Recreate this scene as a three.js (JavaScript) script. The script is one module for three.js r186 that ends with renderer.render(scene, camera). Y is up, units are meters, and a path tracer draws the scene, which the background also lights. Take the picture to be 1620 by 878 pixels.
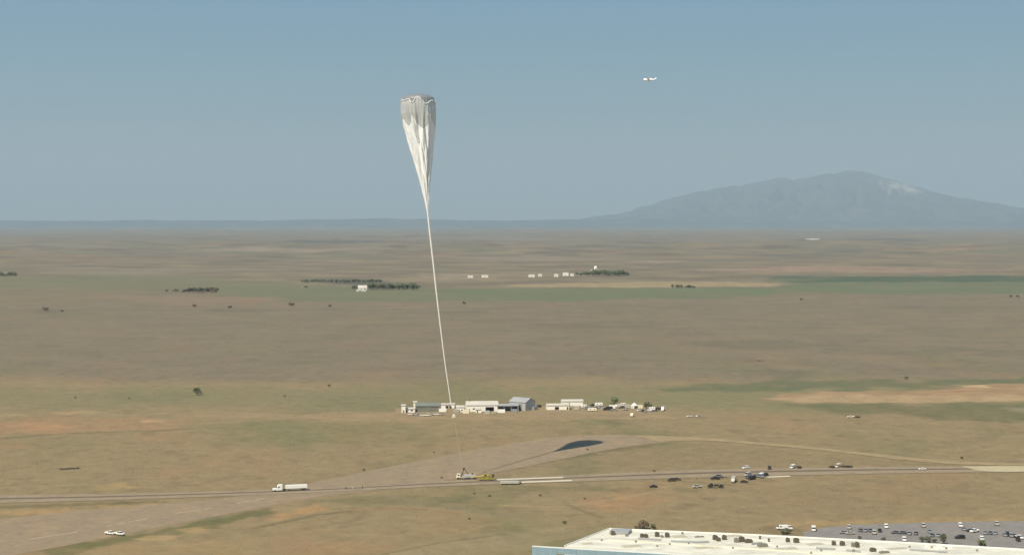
import * as THREE from 'three';
import { mergeGeometries, mergeVertices } from 'three/addons/utils/BufferGeometryUtils.js';
import { SimplexNoise } from 'three/addons/math/SimplexNoise.js';
import { MarchingCubes } from 'three/addons/objects/MarchingCubes.js';

/* ---------------------------------------------------------------- camera, sky, sun, exposure */
const FOCAL = 2500, CX = 810, CY = 439, HORIZON = 352, EYE = 155;      // lens of the photograph (1620 x 878) and height of the helicopter
const PITCH = Math.atan((CY - HORIZON) / FOCAL);
const scene = new THREE.Scene();
const camera = new THREE.PerspectiveCamera(2 * Math.atan(CY / FOCAL) * 180 / Math.PI, 1620 / 878, 1, 250000);
camera.position.set(0, EYE, 0);
camera.rotation.x = -PITCH;
scene.add(camera);
const renderer = new THREE.WebGLRenderer({ antialias: true });
renderer.toneMapping = THREE.LinearToneMapping;
renderer.toneMappingExposure = 1.0;
renderer.shadowMap.enabled = true;

const SKY_STOPS = [                                                    // degrees of elevation, linear colour
  [0, 0.43, 0.50, 0.505], [2, 0.375, 0.47, 0.494], [4, 0.272, 0.405, 0.462], [6, 0.226, 0.378, 0.470], [8, 0.194, 0.350, 0.484],
  [15, 0.168, 0.30, 0.465], [35, 0.112, 0.225, 0.40], [90, 0.078, 0.17, 0.335]];
{
  const w = 64, h = 1024, data = new Float32Array(w * h * 4);
  for (let j = 0; j < h; j++) {
    const e = Math.max(0, (j + 0.5) / h * 180 - 90);
    let k = 0; while (k < SKY_STOPS.length - 2 && SKY_STOPS[k + 1][0] < e) k++;
    const a = SKY_STOPS[k], b = SKY_STOPS[k + 1], t = Math.min(1, (e - a[0]) / (b[0] - a[0]));
    for (let i = 0; i < w; i++) { const o = (j * w + i) * 4; for (let c = 0; c < 3; c++) data[o + c] = a[c + 1] + (b[c + 1] - a[c + 1]) * t; data[o + 3] = 1; }
  }
  const sky = new THREE.DataTexture(data, w, h, THREE.RGBAFormat, THREE.FloatType);
  sky.mapping = THREE.EquirectangularReflectionMapping; sky.magFilter = THREE.LinearFilter; sky.needsUpdate = true;
  scene.background = sky; scene.environment = sky;
}
const SUN_FROM = new THREE.Vector3(-104, 214, 150).normalize();        // behind the camera and to its left
const sun = new THREE.DirectionalLight(new THREE.Color(1, 0.92, 0.79), 5);
sun.position.copy(SUN_FROM).multiplyScalar(3000); sun.position.z -= 1000; sun.target.position.set(0, 0, -1000);
sun.castShadow = true; sun.shadow.mapSize.set(2048, 2048);
Object.assign(sun.shadow.camera, { left: -900, right: 900, top: 900, bottom: -900, near: 10, far: 8000 });
scene.add(sun, sun.target);
scene.fog = new THREE.FogExp2(new THREE.Color(0.75, 0.92, 1.0), 3.0e-5);

/* ---------------------------------------------------------------- helpers */
function rng(seed) { let s = seed >>> 0; return () => { s = (s + 0x6D2B79F5) >>> 0; let t = s; t = Math.imul(t ^ (t >>> 15), t | 1); t ^= t + Math.imul(t ^ (t >>> 7), t | 61); return ((t ^ (t >>> 14)) >>> 0) / 4294967296; }; }
const R0 = rng(7);
const simplex = new SimplexNoise({ random: rng(11) });
const N2 = (x, y) => simplex.noise(x, y);
function fbm(x, y, oct = 4) { let a = 0.5, s = 0, n = 0; for (let i = 0; i < oct; i++) { s += a * N2(x, y); n += a; x = x * 2.03 + 17.1; y = y * 2.03 - 9.7; a *= 0.5; } return s / n; }
const clamp = (v, a = 0, b = 1) => Math.min(b, Math.max(a, v));
const sm = (a, b, v) => { const t = clamp((v - a) / (b - a)); return t * t * (3 - 2 * t); };
const lerp = (a, b, t) => a + (b - a) * t;
const lin = v => { v /= 255; return v <= 0.04045 ? v / 12.92 : ((v + 0.055) / 1.055) ** 2.4; };
const C = (r, g, b) => new THREE.Color().setRGB(lin(r), lin(g), lin(b));
function table(t, v) { if (v <= t[0][0]) return t[0][1]; for (let i = 1; i < t.length; i++) if (v <= t[i][0]) return lerp(t[i - 1][1], t[i][1], (v - t[i - 1][0]) / (t[i][0] - t[i - 1][0])); return t[t.length - 1][1]; }

// surveying: where a sight line of the photograph meets the level y = h, or a given distance
const cp = Math.cos(PITCH), sp = Math.sin(PITCH);
function sight(px, py) { const x = (px - CX) / FOCAL, y = (CY - py) / FOCAL; return new THREE.Vector3(x, y * cp - sp, -cp - y * sp); }
function G(px, py, h = 0) { const d = sight(px, py), t = (h - EYE) / d.y; return new THREE.Vector3(d.x * t, h, d.z * t); }
function P(px, py, dist) { const d = sight(px, py), t = -dist / d.z; return new THREE.Vector3(d.x * t, EYE + d.y * t, -dist); }

const taken = {};
function numbered(n) { const k = taken[n] = (taken[n] ?? -1) + 1; return k ? `${n}_${String(k).padStart(3, '0')}` : n; }
function shadows(o) { o.castShadow = o.receiveShadow = true; return o; }
function part(name, geos, mat, parent) {
  const g = Array.isArray(geos) ? (geos.length > 1 ? mergeGeometries(geos.map(q => { const c = q.index ? q.toNonIndexed() : q; for (const k of Object.keys(c.attributes)) if (!['position', 'normal', 'uv'].includes(k)) c.deleteAttribute(k); return c; })) : geos[0]) : geos;
  const m = shadows(new THREE.Mesh(g, mat)); m.name = name; parent.add(m); return m;
}
const each = (name, geos, mat, parent) => geos.map(g => part(name, g, mat, parent));
function thing(name, label, category, at = [0, 0, 0], turn = 0, group) {
  const o = new THREE.Group(); o.name = numbered(name); scene.add(o);
  if (at.isVector3) o.position.copy(at); else o.position.set(...at);
  o.rotation.y = turn; tag(o, label, category, group); return o;
}
function tag(o, label, category, group) { o.userData = { label, category }; if (group) o.userData.group = group; return o; }
function copy(src, at, turn, label, group, scale) {
  const o = src.clone(); o.name = numbered(src.userData.base || src.name.replace(/_\d{3}$/, '')); scene.add(o);
  o.position.copy(at); o.rotation.y = turn; o.userData = { ...src.userData }; delete o.userData.base;
  if (label) o.userData.label = label;
  if (group) o.userData.group = group;
  if (scale) o.scale.set(...scale);
  return o;
}
function structure(name, geo, mat) { const m = shadows(new THREE.Mesh(geo, mat)); m.name = numbered(name); m.userData.kind = 'structure'; scene.add(m); return m; }
function bx(w, h, d, x = 0, y = 0, z = 0, ry = 0, rz = 0) { const g = new THREE.BoxGeometry(w, h, d); if (rz) g.rotateZ(rz); if (ry) g.rotateY(ry); g.translate(x, y, z); return g; }
function cyl(r0, r1, h, x, y, z, seg = 14, axis = 'y') { const g = new THREE.CylinderGeometry(r0, r1, h, seg); if (axis === 'z') g.rotateX(Math.PI / 2); if (axis === 'x') g.rotateZ(Math.PI / 2); g.translate(x, y, z); return g; }
function prism(pts, w, bevel = 0.05) {                                  // side outline in x,y drawn out along z, edges rounded off
  const s = new THREE.Shape(pts.map(p => new THREE.Vector2(...p)));
  const g = new THREE.ExtrudeGeometry(s, { depth: w - 2 * bevel, bevelEnabled: bevel > 0, bevelSize: bevel, bevelThickness: bevel, bevelOffset: -bevel, bevelSegments: 2 });
  g.translate(0, 0, -w / 2 + bevel); return g;
}
function bar(a, b, r0, r1 = r0, seg = 8) {
  const v = new THREE.Vector3().subVectors(b, a), g = new THREE.CylinderGeometry(r1, r0, v.length(), seg);
  g.applyQuaternion(new THREE.Quaternion().setFromUnitVectors(new THREE.Vector3(0, 1, 0), v.clone().normalize()));
  g.translate((a.x + b.x) / 2, (a.y + b.y) / 2, (a.z + b.z) / 2); return g;
}
const V = (x, y, z) => new THREE.Vector3(x, y, z);

function noiseMap(size, lo, hi, f) {                                    // tiling grey grain
  const d = new Uint8Array(size * size * 4), T = Math.PI * 2;
  for (let j = 0; j < size; j++) for (let i = 0; i < size; i++) {
    const a = i / size * T, b = j / size * T, q = f / T;
    let v = 0, amp = 0.5, n = 0, ff = q;
    for (let k = 0; k < 4; k++) { v += amp * simplex.noise4d(Math.cos(a) * ff, Math.sin(a) * ff, Math.cos(b) * ff + k * 9, Math.sin(b) * ff); n += amp; amp *= 0.62; ff *= 2.1; }
    const c = Math.round(255 * clamp(lerp(lo, hi, 0.5 + 0.7 * v / n))), o = (j * size + i) * 4; d[o] = d[o + 1] = d[o + 2] = c; d[o + 3] = 255;
  }
  const t = new THREE.DataTexture(d, size, size); t.magFilter = THREE.LinearFilter; t.minFilter = THREE.LinearMipmapLinearFilter; t.generateMipmaps = true;
  t.wrapS = t.wrapT = THREE.RepeatWrapping; t.needsUpdate = true; return t;
}
const grain = noiseMap(512, 0.70, 1.0, 9), stains = grain.clone(), roofStain = noiseMap(512, 0.52, 1.08, 5);
stains.repeat.set(0.06, 0.06); stains.needsUpdate = true; roofStain.repeat.set(0.011, 0.02);
const M = (color, roughness = 0.8, more = {}) => new THREE.MeshStandardMaterial({ color, roughness, ...more });
const paint = (c, coat = 0.4) => new THREE.MeshPhysicalMaterial({ color: c, roughness: 0.55, clearcoat: coat, clearcoatRoughness: 0.35 });
const mats = {
  soil: new THREE.MeshStandardMaterial({ vertexColors: true, roughness: 1, map: grain }),
  paving: new THREE.MeshStandardMaterial({ vertexColors: true, roughness: 0.95, map: grain }),
  white: paint(C(244, 240, 228)), cream: paint(C(238, 226, 196)), pale: paint(C(188, 182, 166)), silver: paint(C(150, 150, 148)), grey: paint(C(108, 108, 106)),
  dark: paint(C(48, 42, 33), 0.1), brown: paint(C(74, 58, 38), 0.1), black: M(C(28, 28, 28), 0.9), glass: M(C(28, 29, 30), 0.3), yellow: paint(C(196, 176, 70)), olive: paint(C(142, 128, 58)), red: paint(C(132, 58, 44)),
  steel: M(C(120, 120, 118), 0.5, { metalness: 0.5 }), frame: M(C(58, 54, 48), 0.7),
  wall: M(C(242, 236, 220), 0.85), wall2: M(C(214, 210, 198), 0.85), greywall: M(C(190, 187, 182), 0.7, { map: stains }), greenwall: M(C(132, 132, 118), 0.85, { map: stains }),
  roofwhite: M(C(222, 214, 196), 0.8, { map: stains }), roofgrey: M(C(178, 178, 174), 0.7, { map: stains }), roofgreen: M(C(134, 136, 124), 0.9, { map: stains }), inside: M(C(120, 112, 98), 0.95), doorpaint: M(C(122, 118, 106), 0.8), tan: M(C(182, 168, 136), 0.9, { map: stains }),
  bark: M(C(78, 66, 52), 0.95), cloth: M(C(214, 205, 176), 0.9), skin: M(C(170, 130, 104), 0.7),
};
const leafMat = c => new THREE.MeshPhysicalMaterial({ color: c, roughness: 0.95, transmission: 0.35, thickness: 0, side: THREE.DoubleSide });
const leaves = [C(122, 130, 82), C(136, 142, 94), C(116, 116, 82), C(132, 114, 86)].map(leafMat);

/* ---------------------------------------------------------------- the land */
// patches of other soil, grass and crops, as outlines on the ground with a soft margin in metres
const patches = [];
function patch(pts, color, edge = 10, amount = 1, warp = 1) {
  const p = pts.map(q => G(...q)), xs = p.map(q => q.x), zs = p.map(q => q.z);
  patches.push({ p, color, edge, amount, warp, x0: Math.min(...xs) - edge * 3, x1: Math.max(...xs) + edge * 3, z0: Math.min(...zs) - edge * 3, z1: Math.max(...zs) + edge * 3 });
}
function inPoly(p, x, z) {                                              // signed distance, positive inside
  let d = Infinity, inside = false;
  for (let i = 0, j = p.length - 1; i < p.length; j = i++) {
    const a = p[i], b = p[j], ex = b.x - a.x, ez = b.z - a.z, wx = x - a.x, wz = z - a.z, t = clamp((wx * ex + wz * ez) / (ex * ex + ez * ez));
    d = Math.min(d, Math.hypot(wx - ex * t, wz - ez * t));
    if ((a.z > z) !== (b.z > z) && x < (b.x - a.x) * (z - a.z) / (b.z - a.z) + a.x) inside = !inside;
  }
  return inside ? d : -d;
}
// crops, meadows and bare fields in the middle distance
patch([[1215, 437], [1700, 436], [1760, 447], [1215, 447]], C(76, 98, 62), 60, 1, 40);
patch([[1240, 447], [1740, 447], [1760, 464], [1400, 466], [1230, 459]], C(106, 122, 80), 50, 0.85, 40);
patch([[680, 457], [1240, 455], [1260, 467], [950, 476], [680, 474]], C(112, 124, 82), 60, 0.9, 60);
patch([[800, 451], [900, 447.5], [1100, 445], [1240, 448], [1235, 453], [1000, 455], [800, 454]], C(182, 162, 116), 30, 0.8, 20);
patch([[-80, 438], [300, 435], [420, 446], [400, 456], [200, 461], [-80, 452]], C(126, 126, 88), 80, 0.85, 60);
patch([[330, 455], [430, 449], [690, 455], [690, 476], [450, 476], [330, 466]], C(118, 124, 84), 60, 0.85, 60);
patch([[470, 442], [560, 441], [660, 449], [650, 455], [560, 452]], C(86, 88, 68), 60, 0.8, 30);
patch([[190, 465], [420, 468], [430, 482], [190, 480]], C(160, 130, 98), 60, 0.5, 60);
patch([[-80, 452], [190, 462], [200, 478], [-80, 482]], C(142, 124, 90), 60, 0.5, 60);
for (const [x0, x1, y, t, c] of [[80, 190, 421, 2.2, C(110, 106, 84)], [420, 640, 384, 2, C(84, 82, 76)], [700, 790, 386, 2, C(92, 88, 80)], [560, 640, 405, 2.2, C(104, 106, 80)], [860, 960, 398, 2.5, C(104, 94, 80)], [700, 810, 437, 2, C(176, 158, 128)],
  [1270, 1480, 380, 1.6, C(100, 96, 84)], [1380, 1440, 421, 2.5, C(98, 96, 66)], [1100, 1560, 426, 4, C(176, 146, 118)], [60, 380, 428, 4, C(150, 138, 114)], [1300, 1420, 396, 3, C(112, 106, 92)], [880, 1040, 392, 2, C(110, 104, 88)], [1000, 1120, 415, 3, C(176, 152, 124)],
  [100, 420, 404, 4, C(134, 124, 104)], [-40, 260, 391, 3, C(150, 142, 124)], [300, 620, 395, 3, C(168, 150, 124)], [700, 1000, 408, 4, C(160, 142, 116)], [1180, 1330, 404, 3.5, C(120, 110, 92)], [1430, 1640, 408, 3, C(140, 122, 96)], [640, 900, 378, 2, C(150, 140, 124)]])
  patch([[x0, y], [lerp(x0, x1, 0.3), y - t], [lerp(x0, x1, 0.7), y - t * 0.8], [x1, y], [lerp(x0, x1, 0.7), y + t], [lerp(x0, x1, 0.3), y + t * 0.7]], c, 120, 0.75, 160);
for (const [x0, x1, y, t, c, a] of [[820, 1060, 516, 3, C(120, 110, 84), 0.6], [1080, 1330, 545, 5, C(118, 112, 84), 0.55], [1340, 1620, 556, 4, C(116, 112, 86), 0.5], [960, 1160, 536, 4, C(150, 128, 100), 0.4], [270, 420, 563, 3, C(126, 120, 92), 0.4], [1180, 1280, 592, 3, C(108, 104, 80), 0.5],
  [-20, 160, 492, 2, C(112, 104, 80), 0.6], [200, 640, 491, 1.6, C(110, 104, 80), 0.5], [640, 800, 494, 2, C(108, 104, 80), 0.5], [940, 1160, 484, 1.6, C(120, 110, 86), 0.5], [1360, 1620, 486, 2, C(118, 110, 86), 0.5], [0, 120, 598, 5, C(150, 130, 100), 0.4], [60, 330, 628, 3, C(118, 116, 84), 0.5],
  [350, 640, 625, 3, C(116, 114, 80), 0.4]])
  patch([[x0, y], [lerp(x0, x1, 0.25), y - t], [lerp(x0, x1, 0.75), y - t], [x1, y], [lerp(x0, x1, 0.75), y + t], [lerp(x0, x1, 0.25), y + t]], c, 22, a, 30);
patch([[-200, 622], [400, 612], [900, 612], [1800, 606], [1800, 640], [900, 646], [400, 648], [-200, 646]], C(140, 134, 92), 40, 0.75, 25);
// the bare bank, its green margins, and the soil round the airfield
patch([[1030, 614], [1200, 605], [1420, 603], [1700, 596], [1700, 608], [1500, 610], [1300, 618], [1150, 621], [1030, 620]], C(104, 112, 72), 16, 0.85, 16);
patch([[1240, 641], [1400, 638], [1700, 638], [1700, 662], [1480, 663], [1350, 656]], C(108, 110, 68), 16, 0.8, 14);
patch([[1205, 630], [1240, 624], [1300, 619], [1400, 620], [1480, 618], [1530, 609], [1700, 606], [1700, 633], [1500, 636], [1350, 638], [1260, 637]], C(190, 153, 112), 5, 0.8, 9);
for (const [x, y, w, t, c] of [[1470, 615, 60, 1.6, C(120, 112, 76)], [1560, 621, 70, 1.3, C(150, 118, 82)], [1400, 623, 50, 1.0, C(160, 124, 86)], [1340, 629, 60, 1.0, C(196, 172, 128)], [1600, 613, 40, 1.2, C(160, 122, 80)], [1450, 626, 50, 1.0, C(150, 128, 90)]]) patch([[x - w, y], [x - w / 3, y - t], [x + w / 2, y - t * 0.7], [x + w, y], [x + w / 3, y + t], [x - w / 2, y + t * 0.7]], c, 6, 0.7, 8);
patch([[1205, 631], [1300, 627], [1620, 628], [1700, 629], [1700, 634], [1350, 638], [1260, 637]], C(190, 168, 126), 5, 0.6, 4);
patch([[1515, 609], [1560, 611], [1580, 617], [1530, 614]], C(216, 188, 140), 5, 0.9, 4);
patch([[1600, 645], [1590, 652], [1640, 654], [1640, 644]], C(172, 158, 130), 6, 0.6, 6);
patch([[900, 628], [1200, 622], [1220, 650], [900, 640]], C(138, 136, 90), 25, 0.5, 20);
patch([[-60, 670], [60, 664], [160, 662], [290, 663], [300, 676], [200, 682], [100, 686], [30, 688], [-60, 686]], C(180, 143, 101), 8, 0.6, 8);
patch([[20, 672], [70, 670], [120, 678], [40, 682]], C(194, 152, 106), 8, 0.6, 6);
patch([[225, 665], [246, 664], [250, 668], [228, 669]], C(214, 178, 130), 5, 0.8, 4);
patch([[80, 652], [120, 650], [160, 651], [150, 655], [85, 656]], C(186, 164, 118), 5, 0.7, 5);
patch([[-40, 655], [35, 654], [42, 659], [-40, 661]], C(184, 160, 116), 5, 0.6, 5);
patch([[300, 656], [620, 652], [1060, 652], [1060, 662], [620, 666], [300, 662]], C(180, 154, 114), 12, 0.65, 8);
patch([[300, 662], [470, 668], [620, 668], [640, 700], [420, 705], [300, 690]], C(140, 134, 86), 20, 0.35, 20);
patch([[55, 872], [250, 838], [420, 805], [440, 808], [330, 836], [200, 856], [90, 884]], C(112, 110, 60), 2.5, 0.9, 3);
patch([[325, 820], [345, 816], [350, 823], [330, 826]], C(100, 112, 66), 3, 0.7, 3);
patch([[213, 852], [240, 848], [286, 850], [280, 855], [220, 857]], C(200, 168, 116), 2.5, 0.8, 3);
patch([[276, 838], [300, 834], [332, 836], [330, 842], [285, 842]], C(190, 160, 108), 2.5, 0.7, 3);
patch([[428, 818], [500, 797], [525, 801], [500, 812], [440, 824]], C(192, 152, 98), 4, 0.7, 4);
patch([[148, 768], [190, 765], [210, 771], [180, 777], [148, 775]], C(186, 160, 104), 4, 0.75, 3);
patch([[100, 866], [260, 862], [380, 850], [420, 878], [100, 884]], C(178, 148, 98), 8, 0.45, 8);
patch([[-30, 811], [60, 806], [150, 803], [260, 796], [240, 803], [120, 811], [-30, 818]], C(188, 154, 102), 3, 0.7, 3);
patch([[-30, 801], [120, 796], [250, 792], [260, 795], [120, 801], [-30, 806]], C(116, 106, 64), 2.5, 0.7, 2);
patch([[480, 793], [560, 786], [760, 786], [740, 798], [560, 800]], C(118, 116, 72), 5, 0.6, 5);
patch([[640, 820], [700, 806], [790, 812], [780, 836], [690, 842]], C(170, 142, 96), 6, 0.4, 6);
patch([[920, 795], [980, 784], [1060, 788], [1050, 806], [950, 812]], C(182, 144, 98), 6, 0.55, 6);
patch([[640, 860], [760, 845], [900, 834], [940, 845], [860, 860], [760, 884], [620, 884]], C(168, 152, 114), 6, 0.5, 6);
patch([[500, 856], [640, 862], [600, 884], [470, 884]], C(176, 138, 92), 6, 0.45, 6);
patch([[1230, 826], [1700, 817], [1700, 823], [1240, 832]], C(196, 162, 104), 3, 0.45, 3);
patch([[790, 768], [1120, 772], [1100, 778], [800, 776]], C(112, 108, 66), 5, 0.45, 4);
patch([[1180, 770], [1620, 772], [1620, 800], [1180, 810]], C(146, 128, 92), 20, 0.3, 20);
patch([[1040, 700], [1200, 706], [1440, 735], [1000, 740], [800, 745], [960, 712]], C(148, 130, 92), 10, 0.4, 10);
patch([[950, 712], [1050, 700], [1060, 703], [960, 716], [800, 745], [780, 747]], C(112, 104, 64), 3, 0.6, 3);
// trails worn into the grass: [points, width in metres, colour, amount]
const trails = [
  [[[280, 672], [450, 662], [620, 655]], 5, C(176, 152, 112), 0.5],
  [[[170, 657], [260, 655], [350, 651]], 4, C(178, 160, 116), 0.55],
  [[[0, 694], [100, 686], [240, 682], [300, 678]], 5, C(118, 106, 72), 0.5],
  [[[400, 836], [500, 815], [560, 808]], 2.5, C(112, 98, 62), 0.6],
  [[[560, 808], [640, 804], [720, 812]], 2.5, C(160, 122, 82), 0.5],
  [[[600, 784], [700, 800], [810, 818]], 6, C(146, 134, 100), 0.5],
  [[[800, 800], [900, 802], [980, 788], [1060, 774]], 3, C(184, 158, 112), 0.5],
  [[[900, 800], [950, 818]], 2.5, C(116, 104, 68), 0.4],
  [[[600, 878], [700, 858], [800, 845]], 2, C(118, 108, 70), 0.5],
  [[[1000, 770], [1110, 772], [1180, 786]], 3, C(176, 152, 108), 0.4],
  [[[1040, 760], [1110, 764], [1160, 768]], 2, C(112, 100, 62), 0.5],
  [[[1200, 690], [1400, 693], [1500, 694]], 2.5, C(176, 156, 108), 0.4],
  [[[0, 772], [60, 769], [150, 767]], 2.5, C(174, 158, 116), 0.5],
  [[[1440, 735], [1520, 737], [1620, 742]], 5, C(116, 106, 70), 0.3],
].map(([pts, w, color, amount]) => ({ p: pts.map(q => G(...q)), w, color, amount }));
function trailDistance(p, x, z) { let d = Infinity; for (let i = 1; i < p.length; i++) { const a = p[i - 1], b = p[i], ex = b.x - a.x, ez = b.z - a.z, t = clamp(((x - a.x) * ex + (z - a.z) * ez) / (ex * ex + ez * ez)); d = Math.min(d, Math.hypot(x - a.x - ex * t, z - a.z - ez * t)); } return d; }

const bank = [[1205, 631], [1300, 619], [1480, 618], [1530, 608], [1700, 605], [1700, 632], [1350, 637]].map(q => G(...q));
function landHeight(x, z) {
  const d = -z;
  let h = 0;
  if (d > 4700) {
    const a = sm(4700, 9500, d);
    h += a * (22 * fbm(x / 1400 + 3, z / 2600, 4) + 12 * (1 - Math.abs(N2(x / 520, z / 800))) * sm(5500, 9000, d) - 4);
    h += sm(9000, 26000, d) * (30 * fbm(x / 5200 + 9, z / 6000, 3));
  }
  if (d > 1150 && d < 1900 && x > 200) { const s = inPoly(bank, x, z); if (s > 0) h += 1.2 * sm(0, 26, s) * (1 + 0.25 * N2(x / 20, z / 20)); }
  return h;
}
// two kinds of ground: straw coloured grassland round the airfield, and beyond its wandering edge the bare brown soil of the open range
const grassland = C(160, 141, 100), range = C(139, 126, 99);
const tmp = new THREE.Color(), greenish = C(122, 124, 78), reddish = C(176, 138, 98), darkish = C(110, 98, 70), strawish = C(178, 160, 112);
function landColor(x, z, out) {
  const d = -z;
  out.copy(grassland);
  const edge = d - 1540 + 80 * fbm(x / 360, z / 560, 3); if (edge > -70) out.lerp(range, sm(-70, 70, edge));
  const s = 1 + d / 2500;
  const big = fbm(x / (130 * s) + 5, z / (190 * s), 4), red = fbm(x / (95 * s) - 31, z / (120 * s) + 8, 4), mid = fbm(x / (26 * s) + 1, z / (30 * s), 4), fine = fbm(x / 6, z / 7, 3);
  const near = 1 - 0.6 * sm(1350, 1900, d), plain = sm(1400, 1700, d) * (1 - sm(3200, 4500, d)), furrow = fbm(x / 160 + 44, z / 120, 4);
  out.lerp(darkish, plain * 0.2 * sm(0.05, 0.5, furrow)); out.lerp(strawish, plain * 0.12 * sm(0.1, 0.5, -furrow));
  out.lerp(greenish, near * 0.55 * sm(0.05, 0.6, big));
  out.lerp(reddish, near * 0.36 * sm(0.12, 0.65, red));
  out.lerp(darkish, 0.42 * sm(0.1, 0.7, mid)); out.lerp(strawish, near * 0.38 * sm(0.1, 0.7, -mid));
  if (d > 2600) {                                                       // fields, fallow and scrub lying in long strips
    const s1 = fbm(x / 420 + 70, z / 420, 4), s2 = fbm(x / 1000 - 12, z / 1700 + 3, 4), k1 = sm(2600, 4500, d) * (1 - 0.6 * sm(9000, 16000, d)), k2 = sm(5000, 8000, d);
    out.lerp(darkish, k1 * 0.45 * sm(0.0, 0.5, s1) + k2 * 0.60 * sm(0.0, 0.5, s2)); out.lerp(strawish, k1 * 0.35 * sm(0.05, 0.5, -s1)); out.lerp(greenish, k2 * 0.5 * sm(0.05, 0.5, -s2)); 
    out.lerp(reddish, k2 * 0.35 * sm(0.1, 0.5, fbm(x / 1500 + 200, z / 1200, 3)));
  }
  for (const q of patches) {
    if (x < q.x0 || x > q.x1 || z < q.z0 || z > q.z1) continue;
    const sd = inPoly(q.p, x + q.warp * N2(x / (q.warp * 5) + 4, z / (q.warp * 5)), z + q.warp * 1.4 * N2(x / (q.warp * 5), z / (q.warp * 5) + 7));
    const a = sm(-q.edge, q.edge, sd + q.edge * 0.6 * mid);
    if (a > 0) out.lerp(q.color, clamp(a * q.amount * (0.85 + (q.edge > 40 ? 0.5 * fbm(x / 420 + q.x0, z / 110, 3) : 0) + 0.3 * mid)));
  }
  if (d < 1700) for (const t of trails) { const e = trailDistance(t.p, x, z); if (e < t.w * 1.5) out.lerp(t.color, t.amount * (1 - sm(t.w * 0.3, t.w * 1.2, e + t.w * 0.4 * fine))); }
  out.r *= 0.885; out.g *= 0.84; out.b *= 0.80;                         // dry ground as measured in the sunlit fields
  out.multiplyScalar(1 + 0.10 * fine * (1 - sm(1200, 3500, d)) + 0.10 * mid);
  return out;
}
{
  const dist = []; for (let d = -400; d < 560; d += 60) dist.push(d);
  for (let d = 560; d < 66000;) { dist.push(d); d += clamp(d * d / (EYE * FOCAL * 0.63) * 0.55, 1.7, 170); }
  const cols = 620, rows = dist.length, pos = new Float32Array(rows * (cols + 1) * 3), col = new Float32Array(rows * (cols + 1) * 3), uv = new Float32Array(rows * (cols + 1) * 2), idx = new Uint32Array((rows - 1) * cols * 6);
  let o = 0;
  for (let j = 0; j < rows; j++) for (let i = 0; i <= cols; i++, o++) {
    const d = dist[j], u = i / cols * 2 - 1, half = 160 + 0.35 * Math.max(0, d), w = Math.abs(u);
    const x = Math.sign(u) * (half * w + (w > 0.95 ? (w - 0.95) * 20 * (half * 1.2 + 800) : 0)), z = -d;
    pos[o * 3] = x; pos[o * 3 + 1] = landHeight(x, z); pos[o * 3 + 2] = z; uv[o * 2] = x / 140; uv[o * 2 + 1] = z / 140;
    landColor(x, z, tmp); col[o * 3] = tmp.r; col[o * 3 + 1] = tmp.g; col[o * 3 + 2] = tmp.b;
  }
  o = 0;
  for (let j = 0; j < rows - 1; j++) for (let i = 0; i < cols; i++) { const a = j * (cols + 1) + i, b = a + cols + 1; idx[o++] = a; idx[o++] = a + 1; idx[o++] = b; idx[o++] = a + 1; idx[o++] = b + 1; idx[o++] = b; }
  const g = new THREE.BufferGeometry();
  g.setAttribute('position', new THREE.BufferAttribute(pos, 3)); g.setAttribute('color', new THREE.BufferAttribute(col, 3)); g.setAttribute('uv', new THREE.BufferAttribute(uv, 2)); g.setIndex(new THREE.BufferAttribute(idx, 1)); g.computeVertexNormals();
  structure('ground', g, mats.soil);
}
// the long wooded ridge at the foot of the mountain
{
  const nx = 520, nz = 40, pos = [], col = [], idx = [], forest = C(74, 82, 76), clearing = C(128, 122, 100), hue = new THREE.Color();
  for (let j = 0; j <= nz; j++) for (let i = 0; i <= nx; i++) {
    const s = j / nz * 2 - 1, x = (i / nx * 2 - 1) * 30000, z = -47500 - s * 5200, crest = 238 + 46 * fbm(x / 8000 + 40, 3, 3) + 26 * Math.sin(x / 7000 + 1.1) + 14 * N2(x / 900, 9);
    const spur = 1 - 0.5 * Math.abs(fbm(x / 1300, z / 3600, 4)) * 2 * sm(0, 0.5, Math.abs(s));
    pos.push(x, Math.max(0, 1 - Math.abs(s) ** 1.3) * crest * spur - 12, z);
    hue.copy(forest).lerp(clearing, 0.7 * sm(0.05, 0.6, fbm(x / 1100 + 7, z / 1900, 4))); col.push(hue.r, hue.g, hue.b);
  }
  for (let j = 0; j < nz; j++) for (let i = 0; i < nx; i++) { const a = j * (nx + 1) + i, b = a + nx + 1; idx.push(a, a + 1, b, a + 1, b + 1, b); }
  const g = new THREE.BufferGeometry(); g.setAttribute('position', new THREE.Float32BufferAttribute(pos, 3)); g.setAttribute('color', new THREE.Float32BufferAttribute(col, 3)); g.setIndex(idx); g.computeVertexNormals();
  structure('hills', g, new THREE.MeshStandardMaterial({ vertexColors: true, roughness: 1 }));
}
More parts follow.
